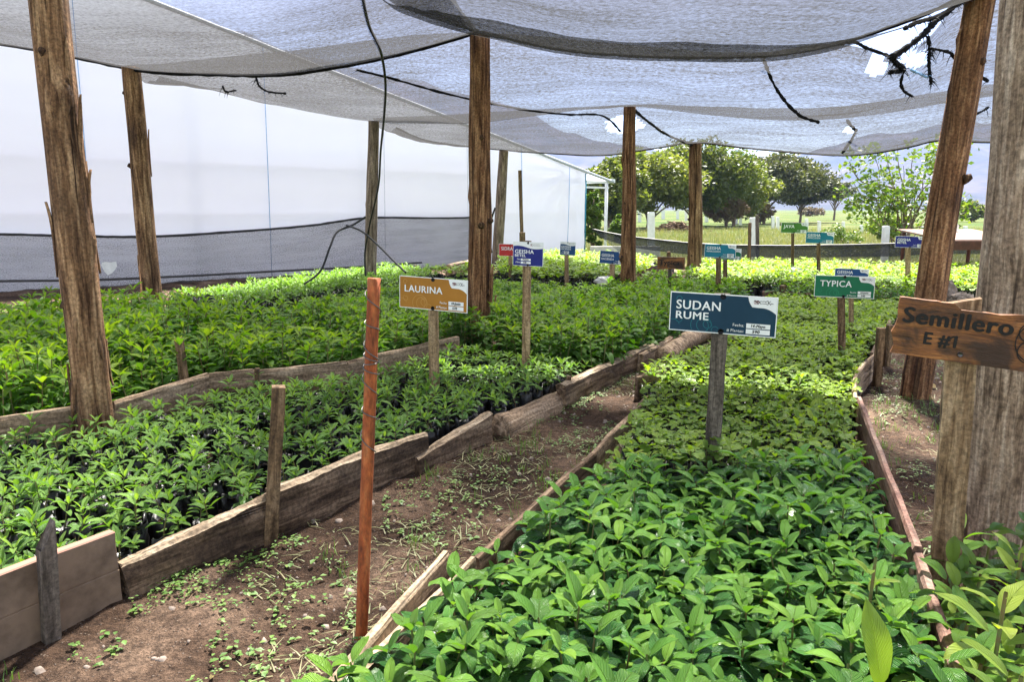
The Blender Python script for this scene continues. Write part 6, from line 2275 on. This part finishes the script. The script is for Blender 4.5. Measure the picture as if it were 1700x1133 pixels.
def blades(X, Y, Z, hmin, hmax, wid, per, spread, lean=0.5, tl=(0, 1), yl=(0, 0.5)):
    n = len(X) * per
    x = np.repeat(X, per) + nr.normal(size=n) * spread
    y = np.repeat(Y, per) + nr.normal(size=n) * spread
    z = np.repeat(Z, per)
    h = hmin + (hmax - hmin) * nr.random(n)
    a = nr.random(n) * 6.283
    l = lean * nr.random(n)
    dx, dy = np.cos(a), np.sin(a)
    px, py = -dy * wid, dx * wid
    f = np.stack
    p0 = f([x, y, z], 1)
    s = f([px, py, np.zeros(n)], 1)
    mid = p0 + f([dx * l * h * 0.35, dy * l * h * 0.35, h * 0.6], 1)
    tip = p0 + f([dx * l * h, dy * l * h, h * np.sqrt(np.clip(1 - (l * 0.8) ** 2, 0.05, 1))], 1)
    V = f([p0 - s, p0 + s, mid + s * 0.8, mid - s * 0.8, tip + s * 0.15, tip - s * 0.15], 1).reshape(-1, 3)
    b = np.arange(n) * 6
    Q = np.concatenate([f([b, b + 1, b + 2, b + 3], 1), f([b + 3, b + 2, b + 4, b + 5], 1)])
    uv = np.tile(np.array([[0, 0], [1, 0], [1, .6], [0, .6], [.6, 1], [.4, 1]]), (n, 1))
    t = f([tl[0] + (tl[1] - tl[0]) * nr.random(n), yl[0] + (yl[1] - yl[0]) * nr.random(n)], 1)
    return V, Q, uv, np.repeat(t, 6, 0)


gv = Veg()
for poly, n, seed, thr in ((PATH, 1700, 11, 0.08), (RPATH, 3200, 12, -0.05), (BACK, 600, 13, -0.2)):
    X, Y = path_pts(n, poly, seed, seed + 3, thr, 1.9)
    if len(X):
        gv.add(*blades(X, Y, soil_h(X, Y) + 0.008, 0.02, 0.075, 0.0016, 9, 0.018, 1.0))
merge('grass_tufts', [gv], 'leaf_grass', 'thin grass tufts growing on the paths').data.materials[0] = M['leaf_weed']
# dry cut clippings lying flat on the path
gv = Veg()
for poly, n, seed, thr in ((PATH, 26000, 21, 0.06), (RPATH, 22000, 22, -0.02)):
    X, Y = path_pts(n, poly, seed, seed + 3, thr, 1.5)
    V, Q, uv, ti = blades(X, Y, soil_h(X, Y) + 0.016, 0.025, 0.11, 0.0024, 1, 0.004, 1.2, (0.2, 1), (0.2, 1.0))
    V[:, 2] = np.repeat(soil_h(X, Y) + 0.018, 6) + (V[:, 2] - np.repeat(soil_h(X, Y) + 0.016, 6)) * 0.12
    gv.add(V, Q, uv, ti)
merge('grass_clippings', [gv], 'leaf_grass', 'flattened pale grass clippings scattered over the path')

# pebbles and clods
X1, Y1 = path_pts(1500, PATH, 31)
X2, Y2 = path_pts(2600, RPATH, 32)
X, Y = np.concatenate([X1, X2]), np.concatenate([Y1, Y2])
Vs, Qs = [], []
n = 0
for x, y in zip(X, Y):
    r = 0.0035 + 0.011 * nr.random() ** 4
    t = 0.7 + 0.6 * nr.random(8)
    c = np.array([(-1, -1, -.3), (1, -1, -.3), (1, 1, -.3), (-1, 1, -.3), (-.7, -.7, .7), (.7, -.7, .7), (.7, .7, .7), (-.7, .7, .7)]) * t[:, None] * r
    a = nr.random() * 6.28
    c = np.stack([c[:, 0] * math.cos(a) - c[:, 1] * math.sin(a), c[:, 0] * math.sin(a) + c[:, 1] * math.cos(a), c[:, 2]], 1)
    Vs.append(c + np.array([x, y, 0]))
    Qs.append(np.array([(4, 5, 6, 7), (0, 1, 5, 4), (1, 2, 6, 5), (2, 3, 7, 6), (3, 0, 4, 7)]) + n)
    n += 8
V = np.concatenate(Vs)
V[:, 2] += soil_h(V[:, 0], V[:, 1]) + 0.014
prop(link('pebbles', npmesh('pebbles', V, np.concatenate(Qs), [M['stone']], smooth=False)), 'small pale stones and clods lying on the path', 'pebbles', None, 'stuff')

# dead leaves lying on the paths
M['leaf_dead'] = mat_leaf('leaf_dead', (0.10, 0.045, 0.02), (0.30, 0.17, 0.07), (0.42, 0.33, 0.12), 0.7, 0.1, 0.4, 7)
gv = Veg()
for poly, n, seed in ((PATH, 130, 41), (RPATH, 170, 42)):
    X, Y = path_pts(n, poly, seed)
    for x, y in zip(X, Y):
        L = 0.03 + 0.05 * nr.random()
        gv.add(*leaf_geo(L, L * (0.35 + 0.2 * nr.random()), 0.1 * nr.normal(), 0.5 * nr.normal(), nr.random() * 6.28, (x, y, soil_z(x, y) + 0.012), nr.random(), nr.random() ** 2, 6, 5, 0.3, 0.12, twist=0.5 * nr.normal()))
merge('leaf_litter', [gv], 'leaf_dead', 'dry brown fallen leaves lying on the paths')

# field grass behind the fence
gv = Veg()
r = np.random.default_rng(5)
n = 16000
Yg = 15.6 + 34 * r.random(n) ** 1.7
Xg = Yg * (0.06 + 0.66 * r.random(n))
dens = vnoise(Xg, Yg, 0.25, 6)
m = (dens > -0.25)
Xg, Yg = Xg[m], Yg[m]
gv.add(*blades(Xg, Yg, np.full(len(Xg), -0.03), 0.10, 0.34, 0.006, 5, 0.10, 0.8, (0.0, 1.0), (0.0, 1.0)))
merge('field_grass', [gv], 'leaf_grass', 'tall yellow green grass of the field beyond the net fence')
